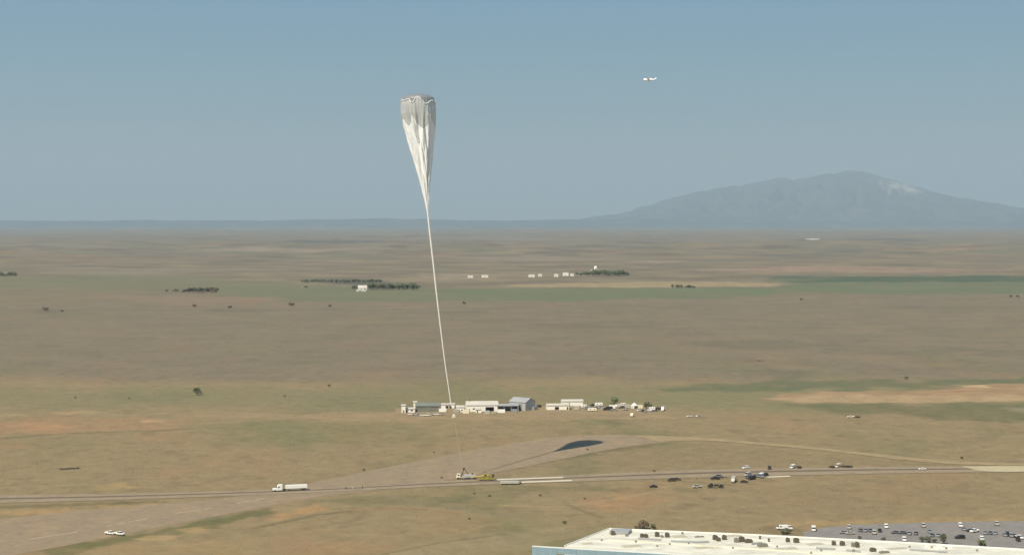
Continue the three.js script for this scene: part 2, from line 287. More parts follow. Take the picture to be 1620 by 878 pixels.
// the lone mountain beyond the plain
{
  const far = 56000, prof = [[780, 352], [860, 349.5], [915, 346.5], [960, 341], [1000, 333], [1050, 318], [1100, 304], [1150, 296], [1200, 288], [1232, 282], [1255, 284.5], [1300, 277], [1340, 269.5], [1372, 272], [1400, 280], [1450, 296], [1500, 309], [1550, 318], [1600, 326], [1700, 338], [1800, 346], [1900, 352]]
    .map(([px, py]) => { const p = P(px, py, far); return [p.x, Math.max(0, p.y)]; });
  const nx = 420, nz = 150, pos = [], col = [], idx = [], x0 = prof[0][0], x1 = prof[prof.length - 1][0];
  const forest = C(74, 82, 76), rock = C(112, 112, 106), scree = C(196, 188, 168), hue = new THREE.Color();
  for (let j = 0; j <= nz; j++) for (let i = 0; i <= nx; i++) {
    const x = lerp(x0, x1, i / nx), s = j / nz * 2 - 1, z = -far - s * 8200, ridge = table(prof, x);
    const fold = 1 - Math.abs(fbm(x / 1700 + 2, z / 4200 + 5, 5)) * 2.1, fall = Math.max(0, 1 - Math.abs(s) ** 1.25);
    const h = ridge * fall * (1 - 0.42 * (1 - fold) * sm(0.0, 0.35, Math.abs(s))) + (26 * N2(x / 420, z / 500) + 60 * (fbm(x / 1100 + 8, z / 3000, 4))) * fall * sm(0, 500, ridge);
    pos.push(x, h - 4, z);
    const p = P(1408, 297, far), e = Math.hypot((x - p.x) / 900, (h - p.y) / 330, (s + 0.25) / 0.35), n = fbm(x / 500, z / 700, 4);
    hue.copy(forest).lerp(rock, sm(-0.2, 0.6, fbm(x / 1500, z / 1500, 4)) * 0.6).lerp(scree, clamp(1.1 - e + 0.9 * n) * 0.9);
    col.push(hue.r, hue.g, hue.b);
  }
  for (let j = 0; j < nz; j++) for (let i = 0; i < nx; i++) { const a = j * (nx + 1) + i, b = a + nx + 1; idx.push(a, a + 1, b, a + 1, b + 1, b); }
  const g = new THREE.BufferGeometry(); g.setAttribute('position', new THREE.Float32BufferAttribute(pos, 3)); g.setAttribute('color', new THREE.Float32BufferAttribute(col, 3)); g.setIndex(idx); g.computeVertexNormals();
  structure('mountain', g, new THREE.MeshStandardMaterial({ vertexColors: true, roughness: 1 }));
}

/* ---------------------------------------------------------------- pavements */
const paved = [];
// a strip between two edges (points of the ground), worn and stained, with ragged margins
function strip(name, left, right, y, tone, o = {}) {
  const cl = new THREE.CatmullRomCurve3(left.map(q => G(...q)), false, 'centripetal'), cr = new THREE.CatmullRomCurve3(right.map(q => G(...q)), false, 'centripetal');
  paved.push([...left.map(q => G(...q)), ...right.map(q => G(...q)).reverse()]);
  const n = o.n || 260, m = o.m || 14, pos = [], col = [], uv = [], idx = [], c = new THREE.Color(), wear = o.wear || C(176, 160, 128), stain = o.stain || C(112, 104, 92);
  for (let i = 0; i <= n; i++) {
    const a = cl.getPoint(i / n), b = cr.getPoint(i / n);
    for (let j = 0; j <= m; j++) {
      const t = j / m, rag = (o.rag ?? 1.2), p = a.clone().lerp(b, t);
      if (j === 0 || j === m) { const s = rag * fbm(p.x / 9, p.z / 9, 3), dir = b.clone().sub(a).normalize(); p.addScaledVector(dir, s); }
      pos.push(p.x, y, p.z); uv.push(p.x / 60, p.z / 60);
      c.copy(tone).lerp(wear, 0.45 * sm(-0.1, 0.6, fbm(p.x / 30, p.z / 30, 3))).lerp(stain, 0.4 * sm(0.05, 0.7, fbm(p.x / 14 + 50, p.z / 14, 3)));
      if (o.across) o.across(c, t, p);
      c.r *= 1.03; c.g *= 0.94; c.b *= 0.80;
      col.push(c.r, c.g, c.b);
    }
  }
  for (let i = 0; i < n; i++) for (let j = 0; j < m; j++) { const a = i * (m + 1) + j, b = a + m + 1; idx.push(a, a + 1, b, a + 1, b + 1, b); }
  const g = new THREE.BufferGeometry(); g.setAttribute('position', new THREE.Float32BufferAttribute(pos, 3)); g.setAttribute('color', new THREE.Float32BufferAttribute(col, 3)); g.setAttribute('uv', new THREE.Float32BufferAttribute(uv, 2)); g.setIndex(idx); g.computeVertexNormals();
  if (g.attributes.normal.getY(0) < 0) { for (let i = 0; i < idx.length; i += 3) [idx[i + 1], idx[i + 2]] = [idx[i + 2], idx[i + 1]]; g.setIndex(idx); g.computeVertexNormals(); }
  return structure(name, g, mats.paving);
}
const asphalt = C(156, 141, 118);
strip('runway', [[-60, 829], [111, 809], [190, 803], [380, 785], [500, 763], [600, 742], [700, 722], [800, 704], [870, 693], [950, 688], [1030, 689]],
  [[-30, 888], [32, 876], [110, 862], [222, 840], [400, 806], [500, 787], [640, 770], [790, 746], [960, 712], [1010, 704], [1070, 698]], 0.06, asphalt, { n: 420, m: 24, wear: C(172, 150, 118), stain: C(134, 122, 104) });
strip('taxiway', [[-60, 784.5], [200, 781], [400, 775.5], [520, 771], [700, 761], [900, 752], [1100, 743.5], [1300, 739.5], [1500, 738], [1680, 737]],
  [[-60, 798.5], [200, 791], [400, 784], [520, 779], [700, 770], [900, 763], [1100, 756.5], [1300, 752], [1500, 748.5], [1680, 747]], 0.12, C(160, 146, 124), {
    n: 520, m: 16, wear: C(170, 154, 128), stain: C(136, 124, 108), rag: 1.6, across: (c, t, p) => { const k = Math.abs(t - 0.45) < 0.08 ? 1 : 0; if (k) c.lerp(C(92, 82, 66), 0.75); if (t < 0.02 || t > 0.92) c.lerp(C(112, 102, 72), 0.45); } });
strip('dirt_road', [[1000, 689], [1100, 692], [1200, 700], [1300, 709], [1440, 724], [1520, 730.5], [1680, 735]], [[1040, 699], [1110, 697.5], [1200, 704], [1300, 713], [1440, 729], [1520, 735], [1680, 738]], 0.18, C(168, 150, 114), { n: 240, m: 6, rag: 1.5 });
strip('concrete_pad', [[1520, 738.3], [1560, 738], [1690, 737.2]], [[1522, 738.8], [1560, 746], [1690, 746]], 0.24, C(196, 188, 158), { n: 60, m: 6, wear: C(204, 196, 168), stain: C(176, 166, 140), rag: 0.4 });
strip('parking_lot', [[1270, 842], [1300, 836], [1350, 831], [1420, 828.5], [1520, 826], [1700, 824]], [[1275, 852], [1300, 858], [1350, 866], [1420, 872], [1520, 880], [1700, 892]], 0.10, C(144, 142, 142), { n: 200, m: 24, wear: C(152, 150, 150), stain: C(124, 124, 118), rag: 0.8 });
strip('compound_yard', [[625, 646], [730, 643], [850, 643], [950, 643], [1055, 646]], [[625, 656], [730, 657], [850, 656], [950, 657], [1055, 655]], 0.08, C(156, 140, 108), { n: 160, m: 8, rag: 4, wear: C(168, 146, 112), stain: C(130, 118, 92) });
{ // faded centre line dashes of the old runway
  const dash = [[[46, 853], [120, 842]], [[168, 833], [232, 820.5]], [[275, 812.5], [334, 804]], [[372, 797], [420, 788]]];
  for (const [a, b] of dash) {
    const p = G(...a), q = G(...b), d = q.clone().sub(p), n = V(-d.z, 0, d.x).normalize().multiplyScalar(1.1), g = new THREE.BufferGeometry();
    const v = [], ix = []; for (let i = 0; i <= 24; i++) for (const s of [-1, 1]) { const w = p.clone().addScaledVector(d, i / 24).addScaledVector(n, s * (0.75 + 0.35 * N2(i * 0.7, s * 5 + a[0]))); v.push(w.x, 0.068, w.z); }
    for (let i = 0; i < 24; i++) if (N2(i * 0.45, a[1]) > -0.45) ix.push(2 * i, 2 * i + 1, 2 * i + 2, 2 * i + 1, 2 * i + 3, 2 * i + 2);
    g.setAttribute('position', new THREE.Float32BufferAttribute(v, 3)); g.setIndex(ix); g.computeVertexNormals();
    if (g.attributes.normal.getY(0) < 0) { for (let i = 0; i < ix.length; i += 3) [ix[i + 1], ix[i + 2]] = [ix[i + 2], ix[i + 1]]; g.setIndex(ix); g.computeVertexNormals(); }
    structure('runway_marking', g, M(C(172, 154, 126), 0.95));
  }
}

/* ---------------------------------------------------------------- balloon */
const launch = G(733, 758), LD = -launch.z;
{
  const b = thing('research_balloon', 'tall translucent white research balloon on a long thin train above the airfield', 'balloon', launch);
  const sheet = (c, roughness, transmission) => new THREE.MeshPhysicalMaterial({ color: c, roughness, transmission, thickness: 0, clearcoat: 0.2, clearcoatRoughness: 0.2, side: THREE.DoubleSide });
  const film = sheet(C(252, 252, 249), 0.7, 0.10), pocket = sheet(C(224, 223, 218), 0.28, 0.40), thin = sheet(C(172, 172, 170), 0.3, 0.42);
  const rope = new THREE.MeshPhysicalMaterial({ color: C(238, 234, 222), roughness: 0.6 });
  const L = [[147.5, 660.5], [158, 634.6], [166, 633.6], [180, 634], [200, 638], [220, 644], [240, 650], [260, 656], [280, 661.5], [300, 667], [320, 672], [338, 675.6]];
  const Rr = [[147.5, 661.5], [158, 686.8], [170, 689], [185, 689.5], [200, 688.5], [220, 686.5], [240, 684.5], [260, 683], [280, 681.3], [300, 680], [320, 679], [338, 677.4]];
  const outline = y => { if (y < 158) { const t = clamp((y - 147.5) / 10.5), k = (1 - (1 - t) ** 2.2) ** (1 / 1.9); return [lerp(661, 634.6, k), lerp(661, 686.8, k)]; } return [table(L, y), table(Rr, y)]; };
  const turnTable = (t, a) => { const k = t.map(([x, y]) => [x, y]); k.unshift([t[t.length - 1][0] - Math.PI * 2, t[t.length - 1][1]]); k.push([t[0][0] + Math.PI * 2, t[0][1]]); return table(k, a); };
  const seam = a => turnTable([[-2.9, 164], [-2.3, 158], [-1.75, 165], [-1.15, 158], [-0.85, 160.5], [-0.62, 158], [-0.48, 158.5], [-0.34, 163.5], [-0.2, 163], [-0.06, 155], [0.08, 154.5], [0.3, 160], [0.46, 165.5], [0.62, 165], [0.85, 161], [1.15, 159], [1.7, 165], [2.3, 157]], a);
  const belly = a => turnTable([[-2.6, 196], [-1.9, 206], [-1.2, 188], [-0.75, 200], [-0.35, 183], [-0.12, 196], [0.3, 205], [0.62, 199], [0.85, 178], [1.3, 202], [2.0, 190], [2.7, 206]], a);
  const creases = [[0.02, 0.17, 1], [0.95, 0.13, 0.9], [-0.62, 0.17, 0.95], [2.05, 0.2, 0.8], [-2.0, 0.18, 0.7], [2.8, 0.25, 1], [-2.4, 0.22, 0.8], [0.48, 0.07, 0.55], [-0.3, 0.08, 0.5], [-1.02, 0.07, 0.5], [0.72, 0.05, 0.4], [0.26, 0.05, 0.35]];
  function pointAt(a, y) {                                              // a = angle from the camera's side
    const [l, r] = outline(y), c = P((l + r) / 2, y, LD), half = (r - l) / 2 / FOCAL * LD, low = sm(165, 250, y);
    let g = 0; for (const [q, w, k] of creases) { let e = Math.abs(a - q + 0.25 * Math.sin(y / 31 + q * 5) * low); e = Math.min(e, Math.PI * 2 - e); g += k * Math.exp(-e * e / (w * w)); }
    const amp = 0.015 + 0.12 * sm(156, 195, y) + 0.34 * low, ripple = 1 + 0.012 * Math.sin(a * 31) + 0.04 * low * Math.sin(a * 13 + y / 18) + 0.018 * low * Math.sin(a * 41 - y / 9) + 0.02 * low * N2(a * 6, y / 12);
    const rad = half * Math.max(0.15, 1 - amp * clamp(g, 0, 1.1)) * ripple;
    return V(c.x + Math.sin(a) * rad, c.y, c.z + Math.cos(a) * rad).sub(launch);
  }
  const surface = (from, to, nu, nv) => {
    const pos = [], uv = [], idx = [];
    for (let j = 0; j <= nv; j++) for (let i = 0; i <= nu; i++) { const a = (i % nu) / nu * Math.PI * 2 - Math.PI, y = lerp(from(a), to(a), j / nv), p = pointAt(a, y); pos.push(p.x, p.y, p.z); uv.push(i / nu * 20, j / nv * 20); }
    for (let j = 0; j < nv; j++) for (let i = 0; i < nu; i++) { const k = j * (nu + 1) + i, m = k + nu + 1; idx.push(k, m, k + 1, k + 1, m, m + 1); }
    const g = new THREE.BufferGeometry(); g.setAttribute('position', new THREE.Float32BufferAttribute(pos, 3)); g.setAttribute('uv', new THREE.Float32BufferAttribute(uv, 2)); g.setIndex(idx); g.computeVertexNormals(); return g;
  };
  part('gas_bubble', surface(seam, belly, 200, 50), pocket, b);
  part('gathered_film', surface(belly, () => 338, 200, 110), film, b);
  part('crown', surface(() => 147.55, seam, 200, 26), thin, b);
  // the doubled film along the scalloped edge of the gas bubble
  const rim = []; for (let i = 0; i < 168; i++) { const a = i / 168 * Math.PI * 2 - Math.PI, p = pointAt(a, seam(a)), m = pointAt(a, 170); rim.push(p.add(V(p.x - m.x, 0, 0).multiplyScalar(0)).add(V(Math.sin(a), 0, Math.cos(a)).multiplyScalar(0.25))); }
  part('gathered_fold', new THREE.TubeGeometry(new THREE.CatmullRomCurve3(rim, true, 'centripetal'), 400, 0.24, 7, true), film, b);
  // the length of balloon still furled, then the cable down to the launch truck
  const line = (pts, r0, r1, n = 160) => {
    const c = new THREE.CatmullRomCurve3(pts.map(q => P(q[0], q[1], LD).sub(launch))), g = new THREE.TubeGeometry(c, n, 1, 8, false), p = g.attributes.position, q = new THREE.Vector3();
    for (let i = 0; i <= n; i++) { const m = c.getPointAt(i / n), r = lerp(r0, r1, i / n) * (1 + 0.12 * N2(i * 0.35, r0)); for (let k = 0; k <= 8; k++) { const o = i * 9 + k; q.fromBufferAttribute(p, o).sub(m).multiplyScalar(r).add(m); p.setXYZ(o, q.x, q.y, q.z); } }
    g.computeVertexNormals(); return g;
  };
  part('furled_film', line([[676.5, 336], [680, 370], [684.5, 410], [690.5, 465], [697, 520], [704, 575], [709.5, 613], [713.5, 641]], 0.56, 0.30), rope, b);
  part('cable', line([[713.5, 641], [718, 661], [722, 682], [727, 715], [733, 753]], 0.16, 0.14, 60), M(C(190, 170, 136), 0.8), b);
  const pk = P(717.8, 659, LD).sub(launch); part('package', [bx(1.5, 1.5, 1.5, pk.x, pk.y, pk.z, 0.4), cyl(0.15, 0.75, 0.7, pk.x, pk.y + 1.1, pk.z)], mats.cream, b);
}

/* ---------------------------------------------------------------- chase aircraft */
{
  const p = P(1028, 126, 1560), a = thing('light_aircraft', 'tiny bright white light aircraft flying alone in the blue sky', 'aircraft', p, 0.05);
  const body = new THREE.LatheGeometry([[0, -4.9], [0.35, -4.75], [0.62, -4.1], [0.85, -3.0], [0.95, -1.6], [0.92, 0], [0.66, 1.8], [0.42, 3.4], [0.24, 4.8], [0, 4.95]].map(q => new THREE.Vector2(...q)), 18); body.rotateZ(-Math.PI / 2); body.scale(1, 1.25, 1);
  const w = M(C(250, 251, 252), 0.4);
  part('fuselage', body, w, a); a.scale.setScalar(1.3);
  const wing = prism([[-1.3, 0], [-1.1, 0.16], [-0.5, 0.22], [0.6, 0.05], [0.6, 0]], 12.5, 0.02); wing.translate(-1.0, 1.05, 0); part('wing', wing, w, a);
  part('tail_fin', prism([[3.3, 0.4], [4.6, 1.6], [5.2, 1.6], [5.1, 0.3]], 0.2, 0.03), w, a);
  const st = prism([[3.9, 0], [4.1, 0.12], [5.0, 0.03], [5.0, 0]], 4.2, 0.01); st.translate(0, 0.35, 0); part('tailplane', st, w, a);
  part('windscreen', prism([[-3.1, 0.7], [-2.2, 1.22], [-1.9, 1.22], [-1.7, 0.75]], 1.3, 0.05), mats.glass, a);
  part('propeller', [cyl(0.2, 0.12, 0.4, -5.05, 0, 0, 10, 'x'), bx(0.06, 2.0, 0.16, -5.1, 0, 0, 0.2)], mats.black, a);
}

/* ---------------------------------------------------------------- vehicles (length along x, nose towards -x, tyres on y = 0) */
function wheels(o, xs, track, r = 0.36, w = 0.26) {
  const tyre = new THREE.CylinderGeometry(r, r, w, 14); tyre.rotateX(Math.PI / 2); const rim = new THREE.CylinderGeometry(r * 0.55, r * 0.55, w + 0.03, 10); rim.rotateX(Math.PI / 2);
  for (const x of xs) for (const s of [-1, 1]) { const t = part('wheel', tyre, mats.black, o); t.position.set(x, r, s * track / 2); part('rim', rim, mats.steel, t); }
}
const carCache = {};
function car(kind, color, at, turn, label, group) {
  const key = kind + color;
  if (carCache[key]) return copy(carCache[key], at, turn, label, group);
  const names = { sedan: ['parked_sedan', 'car'], suv: ['parked_suv', 'car'], pickup: ['parked_pickup', 'pickup truck'], van: ['parked_van', 'van'], flatbed: ['flatbed_truck', 'truck'], box: ['box_truck', 'truck'] };
  const o = thing(names[kind][0], label, names[kind][1], at, turn, group), p = mats[color]; carCache[key] = o;
  if (kind === 'sedan') {
    part('body', prism([[-2.35, 0.38], [-2.35, 0.72], [-2.2, 0.86], [-1.15, 0.98], [1.55, 1.02], [2.3, 0.95], [2.38, 0.7], [2.35, 0.38]], 1.8, 0.08), p, o);
    part('window', prism([[-1.15, 0.97], [-0.45, 1.42], [0.95, 1.42], [1.65, 1.0]], 1.58, 0.06), mats.glass, o);
    part('roof', prism([[-0.45, 1.40], [-0.3, 1.47], [0.8, 1.47], [0.98, 1.40]], 1.5, 0.03), p, o); wheels(o, [-1.42, 1.42], 1.62, 0.33);
    each('headlight', [bx(0.06, 0.14, 0.34, -2.34, 0.7, 0.62), bx(0.06, 0.14, 0.34, -2.34, 0.7, -0.62)], mats.silver, o);
  } else if (kind === 'suv') {
    part('body', prism([[-2.5, 0.45], [-2.5, 0.95], [-2.35, 1.08], [-1.25, 1.18], [2.35, 1.22], [2.48, 0.95], [2.48, 0.45]], 1.95, 0.08), p, o);
    part('window', prism([[-1.25, 1.17], [-0.7, 1.74], [2.1, 1.76], [2.36, 1.2]], 1.76, 0.06), mats.glass, o);
    part('roof', prism([[-0.75, 1.73], [-0.6, 1.84], [2.0, 1.86], [2.15, 1.74]], 1.74, 0.04), p, o); wheels(o, [-1.5, 1.5], 1.72, 0.38);
    each('headlight', [bx(0.06, 0.16, 0.36, -2.49, 0.9, 0.68), bx(0.06, 0.16, 0.36, -2.49, 0.9, -0.68)], mats.silver, o);
  } else if (kind === 'pickup') {
    part('body', prism([[-2.9, 0.5], [-2.9, 1.0], [-2.75, 1.12], [-1.5, 1.2], [0.75, 1.22], [0.75, 0.9], [2.8, 0.9], [2.88, 0.55]], 1.95, 0.06), p, o);
    each('bed_side', [bx(2.1, 0.4, 0.09, 1.82, 1.06, 0.92), bx(2.1, 0.4, 0.09, 1.82, 1.06, -0.92), bx(0.08, 0.4, 1.75, 2.83, 1.06, 0)], p, o);
    part('window', prism([[-1.5, 1.19], [-0.8, 1.78], [0.6, 1.78], [0.74, 1.2]], 1.74, 0.06), mats.glass, o);
    part('roof', prism([[-0.85, 1.77], [-0.65, 1.88], [0.5, 1.88], [0.64, 1.77]], 1.72, 0.04), p, o); wheels(o, [-1.85, 1.75], 1.74, 0.4);
    each('headlight', [bx(0.06, 0.18, 0.36, -2.89, 0.92, 0.7), bx(0.06, 0.18, 0.36, -2.89, 0.92, -0.7)], mats.silver, o);
  } else if (kind === 'van') {
    part('body', prism([[-2.9, 0.45], [-2.9, 1.05], [-2.3, 1.25], [-1.6, 2.15], [-1.3, 2.25], [2.75, 2.25], [2.85, 2.1], [2.85, 0.45]], 2.0, 0.09), p, o);
    part('window', [prism([[-2.26, 1.27], [-1.66, 2.05], [-1.5, 2.05], [-1.5, 1.27]], 1.92, 0.03).translate(-0.06, 0.02, 0), bx(1.1, 0.5, 2.03, -0.85, 1.65, 0)], mats.glass, o); wheels(o, [-1.85, 1.8], 1.76, 0.38);
    each('headlight', [bx(0.06, 0.2, 0.32, -2.89, 0.9, 0.74), bx(0.06, 0.2, 0.32, -2.89, 0.9, -0.74)], mats.silver, o);
  } else if (kind === 'flatbed') {
    part('cab', prism([[-4.8, 0.6], [-4.8, 1.3], [-4.5, 1.5], [-3.7, 1.6], [-3.3, 2.5], [-2.1, 2.55], [-2.1, 0.6]], 2.2, 0.08), p, o);
    part('window', [bx(0.75, 0.6, 2.22, -2.75, 2.02, 0)], mats.glass, o);
    part('deck', [bx(6.8, 0.22, 2.4, 1.4, 1.05, 0), bx(0.12, 1.2, 2.3, -1.9, 1.7, 0)], mats.frame, o);
    part('load', [prism([[-1.0, 1.16], [-0.9, 1.85], [1.4, 1.95], [1.6, 1.16]], 1.9, 0.08), bx(1.8, 0.7, 1.7, 3.2, 1.5, 0)], p, o); wheels(o, [-3.6, 2.4, 3.5], 2.0, 0.48);
  } else if (kind === 'box') {
    part('cab', prism([[-3.9, 0.6], [-3.9, 1.3], [-3.6, 1.45], [-3.0, 1.5], [-2.6, 2.3], [-1.6, 2.35], [-1.6, 0.6]], 2.1, 0.08), p, o);
    part('window', bx(0.7, 0.55, 2.12, -2.15, 1.88, 0), mats.glass, o);
    part('cargo_box', prism([[-1.45, 0.95], [-1.45, 3.1], [3.9, 3.1], [3.9, 0.95]], 2.3, 0.06), p, o);
    part('chassis', bx(6.8, 0.25, 1.0, 0.4, 0.75, 0), mats.frame, o); wheels(o, [-2.8, 2.4], 1.9, 0.45);
  }
  return o;
}
const onPad = p => { p.y = 0.13; return p; };
{ // semi trailer truck on the taxiway
  const a = onPad(G(431, 778)), b = onPad(G(483, 775.5)), turn = -Math.atan2(b.z - a.z, b.x - a.x);
  const o = thing('semi_truck', 'white semi truck with a long white box trailer driving along the taxiway', 'truck', a.clone().lerp(b, 0.5), turn), w = mats.white;
  part('cab', prism([[-9.7, 0.6], [-9.7, 1.5], [-9.45, 1.75], [-7.7, 1.95], [-7.1, 2.9], [-6.2, 3.9], [-4.1, 4.0], [-4.1, 0.6]], 2.5, 0.1), w, o);
  part('window', [bx(1.0, 0.7, 2.52, -6.2, 2.55, 0), prism([[-7.65, 1.98], [-7.1, 2.88], [-6.9, 2.88], [-6.9, 1.98]], 2.2, 0.03).translate(-0.08, 0.02, 0)], mats.glass, o);
  part('bumper', bx(0.25, 0.45, 2.5, -9.8, 0.65, 0), mats.steel, o);
  each('exhaust_stack', [cyl(0.1, 0.1, 2.6, -3.9, 2.9, 1.15, 8), cyl(0.1, 0.1, 2.6, -3.9, 2.9, -1.15, 8)], mats.steel, o);
  part('chassis', [bx(5.0, 0.3, 0.9, -3.8, 0.95, 0)], mats.frame, o);
  part('trailer', prism([[-2.2, 1.3], [-2.2, 3.3], [10.2, 3.3], [10.2, 1.3]], 2.55, 0.08), w, o);
  part('underframe', [bx(11.5, 0.25, 1.0, 4.2, 1.12, 0), bx(0.15, 0.9, 0.15, -0.2, 0.6, 0.7), bx(0.15, 0.9, 0.15, -0.2, 0.6, -0.7)], mats.frame, o);
  wheels(o, [-8.5, -3.9, -2.7, 7.6, 8.8], 2.2, 0.52, 0.4);
}
{ // launch truck that holds the balloon's cable
  const o = thing('launch_truck', 'beige and white launch truck with dark mast holding the balloon cable', 'truck', launch.clone().setY(0.13), 0.06);
  part('chassis', [bx(11, 0.6, 2.6, 2.2, 1.1, 0)], mats.pale, o);
  part('cab', prism([[-4.4, 0.8], [-4.4, 2.0], [-3.9, 3.2], [-2.0, 3.25], [-2.0, 0.8]], 2.7, 0.1), mats.cream, o);
  part('window', [bx(1.1, 0.8, 2.72, -3.0, 2.6, 0), bx(0.1, 0.8, 2.2, -4.17, 2.55, 0, 0, -0.4)], mats.glass, o);
  part('engine_housing', prism([[0.2, 1.4], [0.2, 2.6], [4.6, 2.9], [7.4, 2.3], [7.4, 1.4]], 2.3, 0.1), mats.pale, o);
  part('mast', [bar(V(-1.5, 1.3, 0.9), V(0.3, 6.0, 0.3), 0.16), bar(V(-1.5, 1.3, -0.9), V(0.3, 6.0, -0.3), 0.16), bar(V(3.2, 2.6, 0.8), V(0.5, 6.0, 0.3), 0.14), bar(V(3.2, 2.6, -0.8), V(0.5, 6.0, -0.3), 0.14), bx(1.2, 1.0, 1.3, 0.3, 6.2, 0)], mats.frame, o);
  part('winch', [cyl(0.5, 0.5, 1.4, 5.4, 3.0, 0, 14, 'z')], mats.frame, o);
  each('outrigger', [bx(0.4, 0.3, 4.6, 0.6, 0.7, 0), bx(0.4, 0.3, 4.6, 6.2, 0.7, 0), bx(0.6, 0.65, 0.5, 0.6, 0.36, 2.2), bx(0.6, 0.65, 0.5, 6.2, 0.36, 2.2), bx(0.6, 0.65, 0.5, 0.6, 0.36, -2.2), bx(0.6, 0.65, 0.5, 6.2, 0.36, -2.2)], mats.frame, o);
  wheels(o, [-3.1, 2.2, 3.6, 7.0], 2.3, 0.6, 0.5);
}
{ // yellow reel crane behind it
  const o = thing('yellow_crane', 'olive yellow crane with a long low boom beside the launch truck', 'crane', G(769, 760).setY(0.13), 0.08);
  part('carrier', prism([[-4.6, 0.7], [-4.6, 1.5], [-2.0, 1.7], [4.6, 1.7], [4.6, 0.7]], 2.6, 0.1), mats.olive, o);
  part('cab', prism([[-1.6, 1.8], [-1.6, 2.6], [-1.0, 3.6], [0.3, 3.6], [0.3, 1.8]], 1.5, 0.08), mats.olive, o);
  part('window', bx(0.8, 0.8, 1.53, -0.6, 2.9, 0), mats.glass, o);
  part('turntable', [cyl(1.2, 1.3, 0.3, 1, 1.8, 0, 16), bx(3.4, 1.2, 2.1, 2.0, 2.4, 0)], mats.olive, o);
  part('boom', [bar(V(1.5, 3.0, 0), V(-7.4, 2.0, 0), 0.45, 0.28, 8)], mats.yellow, o);
  part('counterweight', bx(1.2, 1.5, 2.3, 4.2, 2.6, 0), mats.frame, o);
  each('fender', [bx(9.6, 0.25, 0.35, 0, 0.85, 1.4), bx(9.6, 0.25, 0.35, 0, 0.85, -1.4)], mats.yellow, o);
  wheels(o, [-3.4, -1.8, 1.8, 3.4], 2.3, 0.58, 0.5);
}
function cloth(name, a, b, w, label, mat, y = 0.135) {                  // a cloth laid out on the pavement, slightly rucked
  const p = G(...a), q = G(...b), len = p.distanceTo(q), g = new THREE.BoxGeometry(len, 0.06, w, 60, 1, 6), v = g.attributes.position;
  for (let i = 0; i < v.count; i++) { const x = v.getX(i), z = v.getZ(i); v.setY(i, v.getY(i) + 0.03 + (v.getY(i) > 0 ? 0.05 * Math.max(0, N2(x / 3, z / 1.5 + len)) : 0)); v.setZ(i, z + 0.25 * N2(x / 8, len)); }
  g.computeVertexNormals();
  const m = shadows(new THREE.Mesh(g, mat)); m.name = numbered(name); tag(m, label, 'ground cloth', 'cloths laid out on the taxiway'); m.position.copy(p.lerp(q, 0.5)).setY(y); m.rotation.y = -Math.atan2(q.z - G(...a).z, q.x - G(...a).x); scene.add(m); return m;
}
cloth('ground_cloth', [786, 759.3], [891, 755.6], 3.6, 'long cream ground cloth running straight from the yellow crane');
cloth('ground_cloth', [824, 763.3], [905, 760.5], 3.8, 'cream ground cloth ending farther along the taxiway than its neighbour');
cloth('ground_cloth', [1214, 755.2], [1250, 753.8], 3.6, 'short pale cloth lying on the taxiway edge beside the parked vehicles');
scene.children.filter(o => o.name.startsWith('ground_cloth')).forEach(o => { o.material = mats.cloth; });
{ // low pale trailer parked beside the cloths
  const o = thing('equipment_trailer', 'low pale grey trailer with a dark hitch parked below the cream cloths', 'trailer', G(806, 767).setY(0.13), 0.05);
  part('body', prism([[-5.4, 0.7], [-5.4, 1.9], [-5.0, 2.2], [5.2, 2.2], [5.4, 1.9], [5.4, 0.7]], 2.3, 0.12), mats.pale, o);
  part('hitch', [bx(1.9, 0.16, 0.2, 6.2, 0.7, 0), bx(0.8, 1.0, 0.9, 6.6, 1.1, 0)], mats.frame, o); wheels(o, [1.4, 2.4], 2.1, 0.4);
}

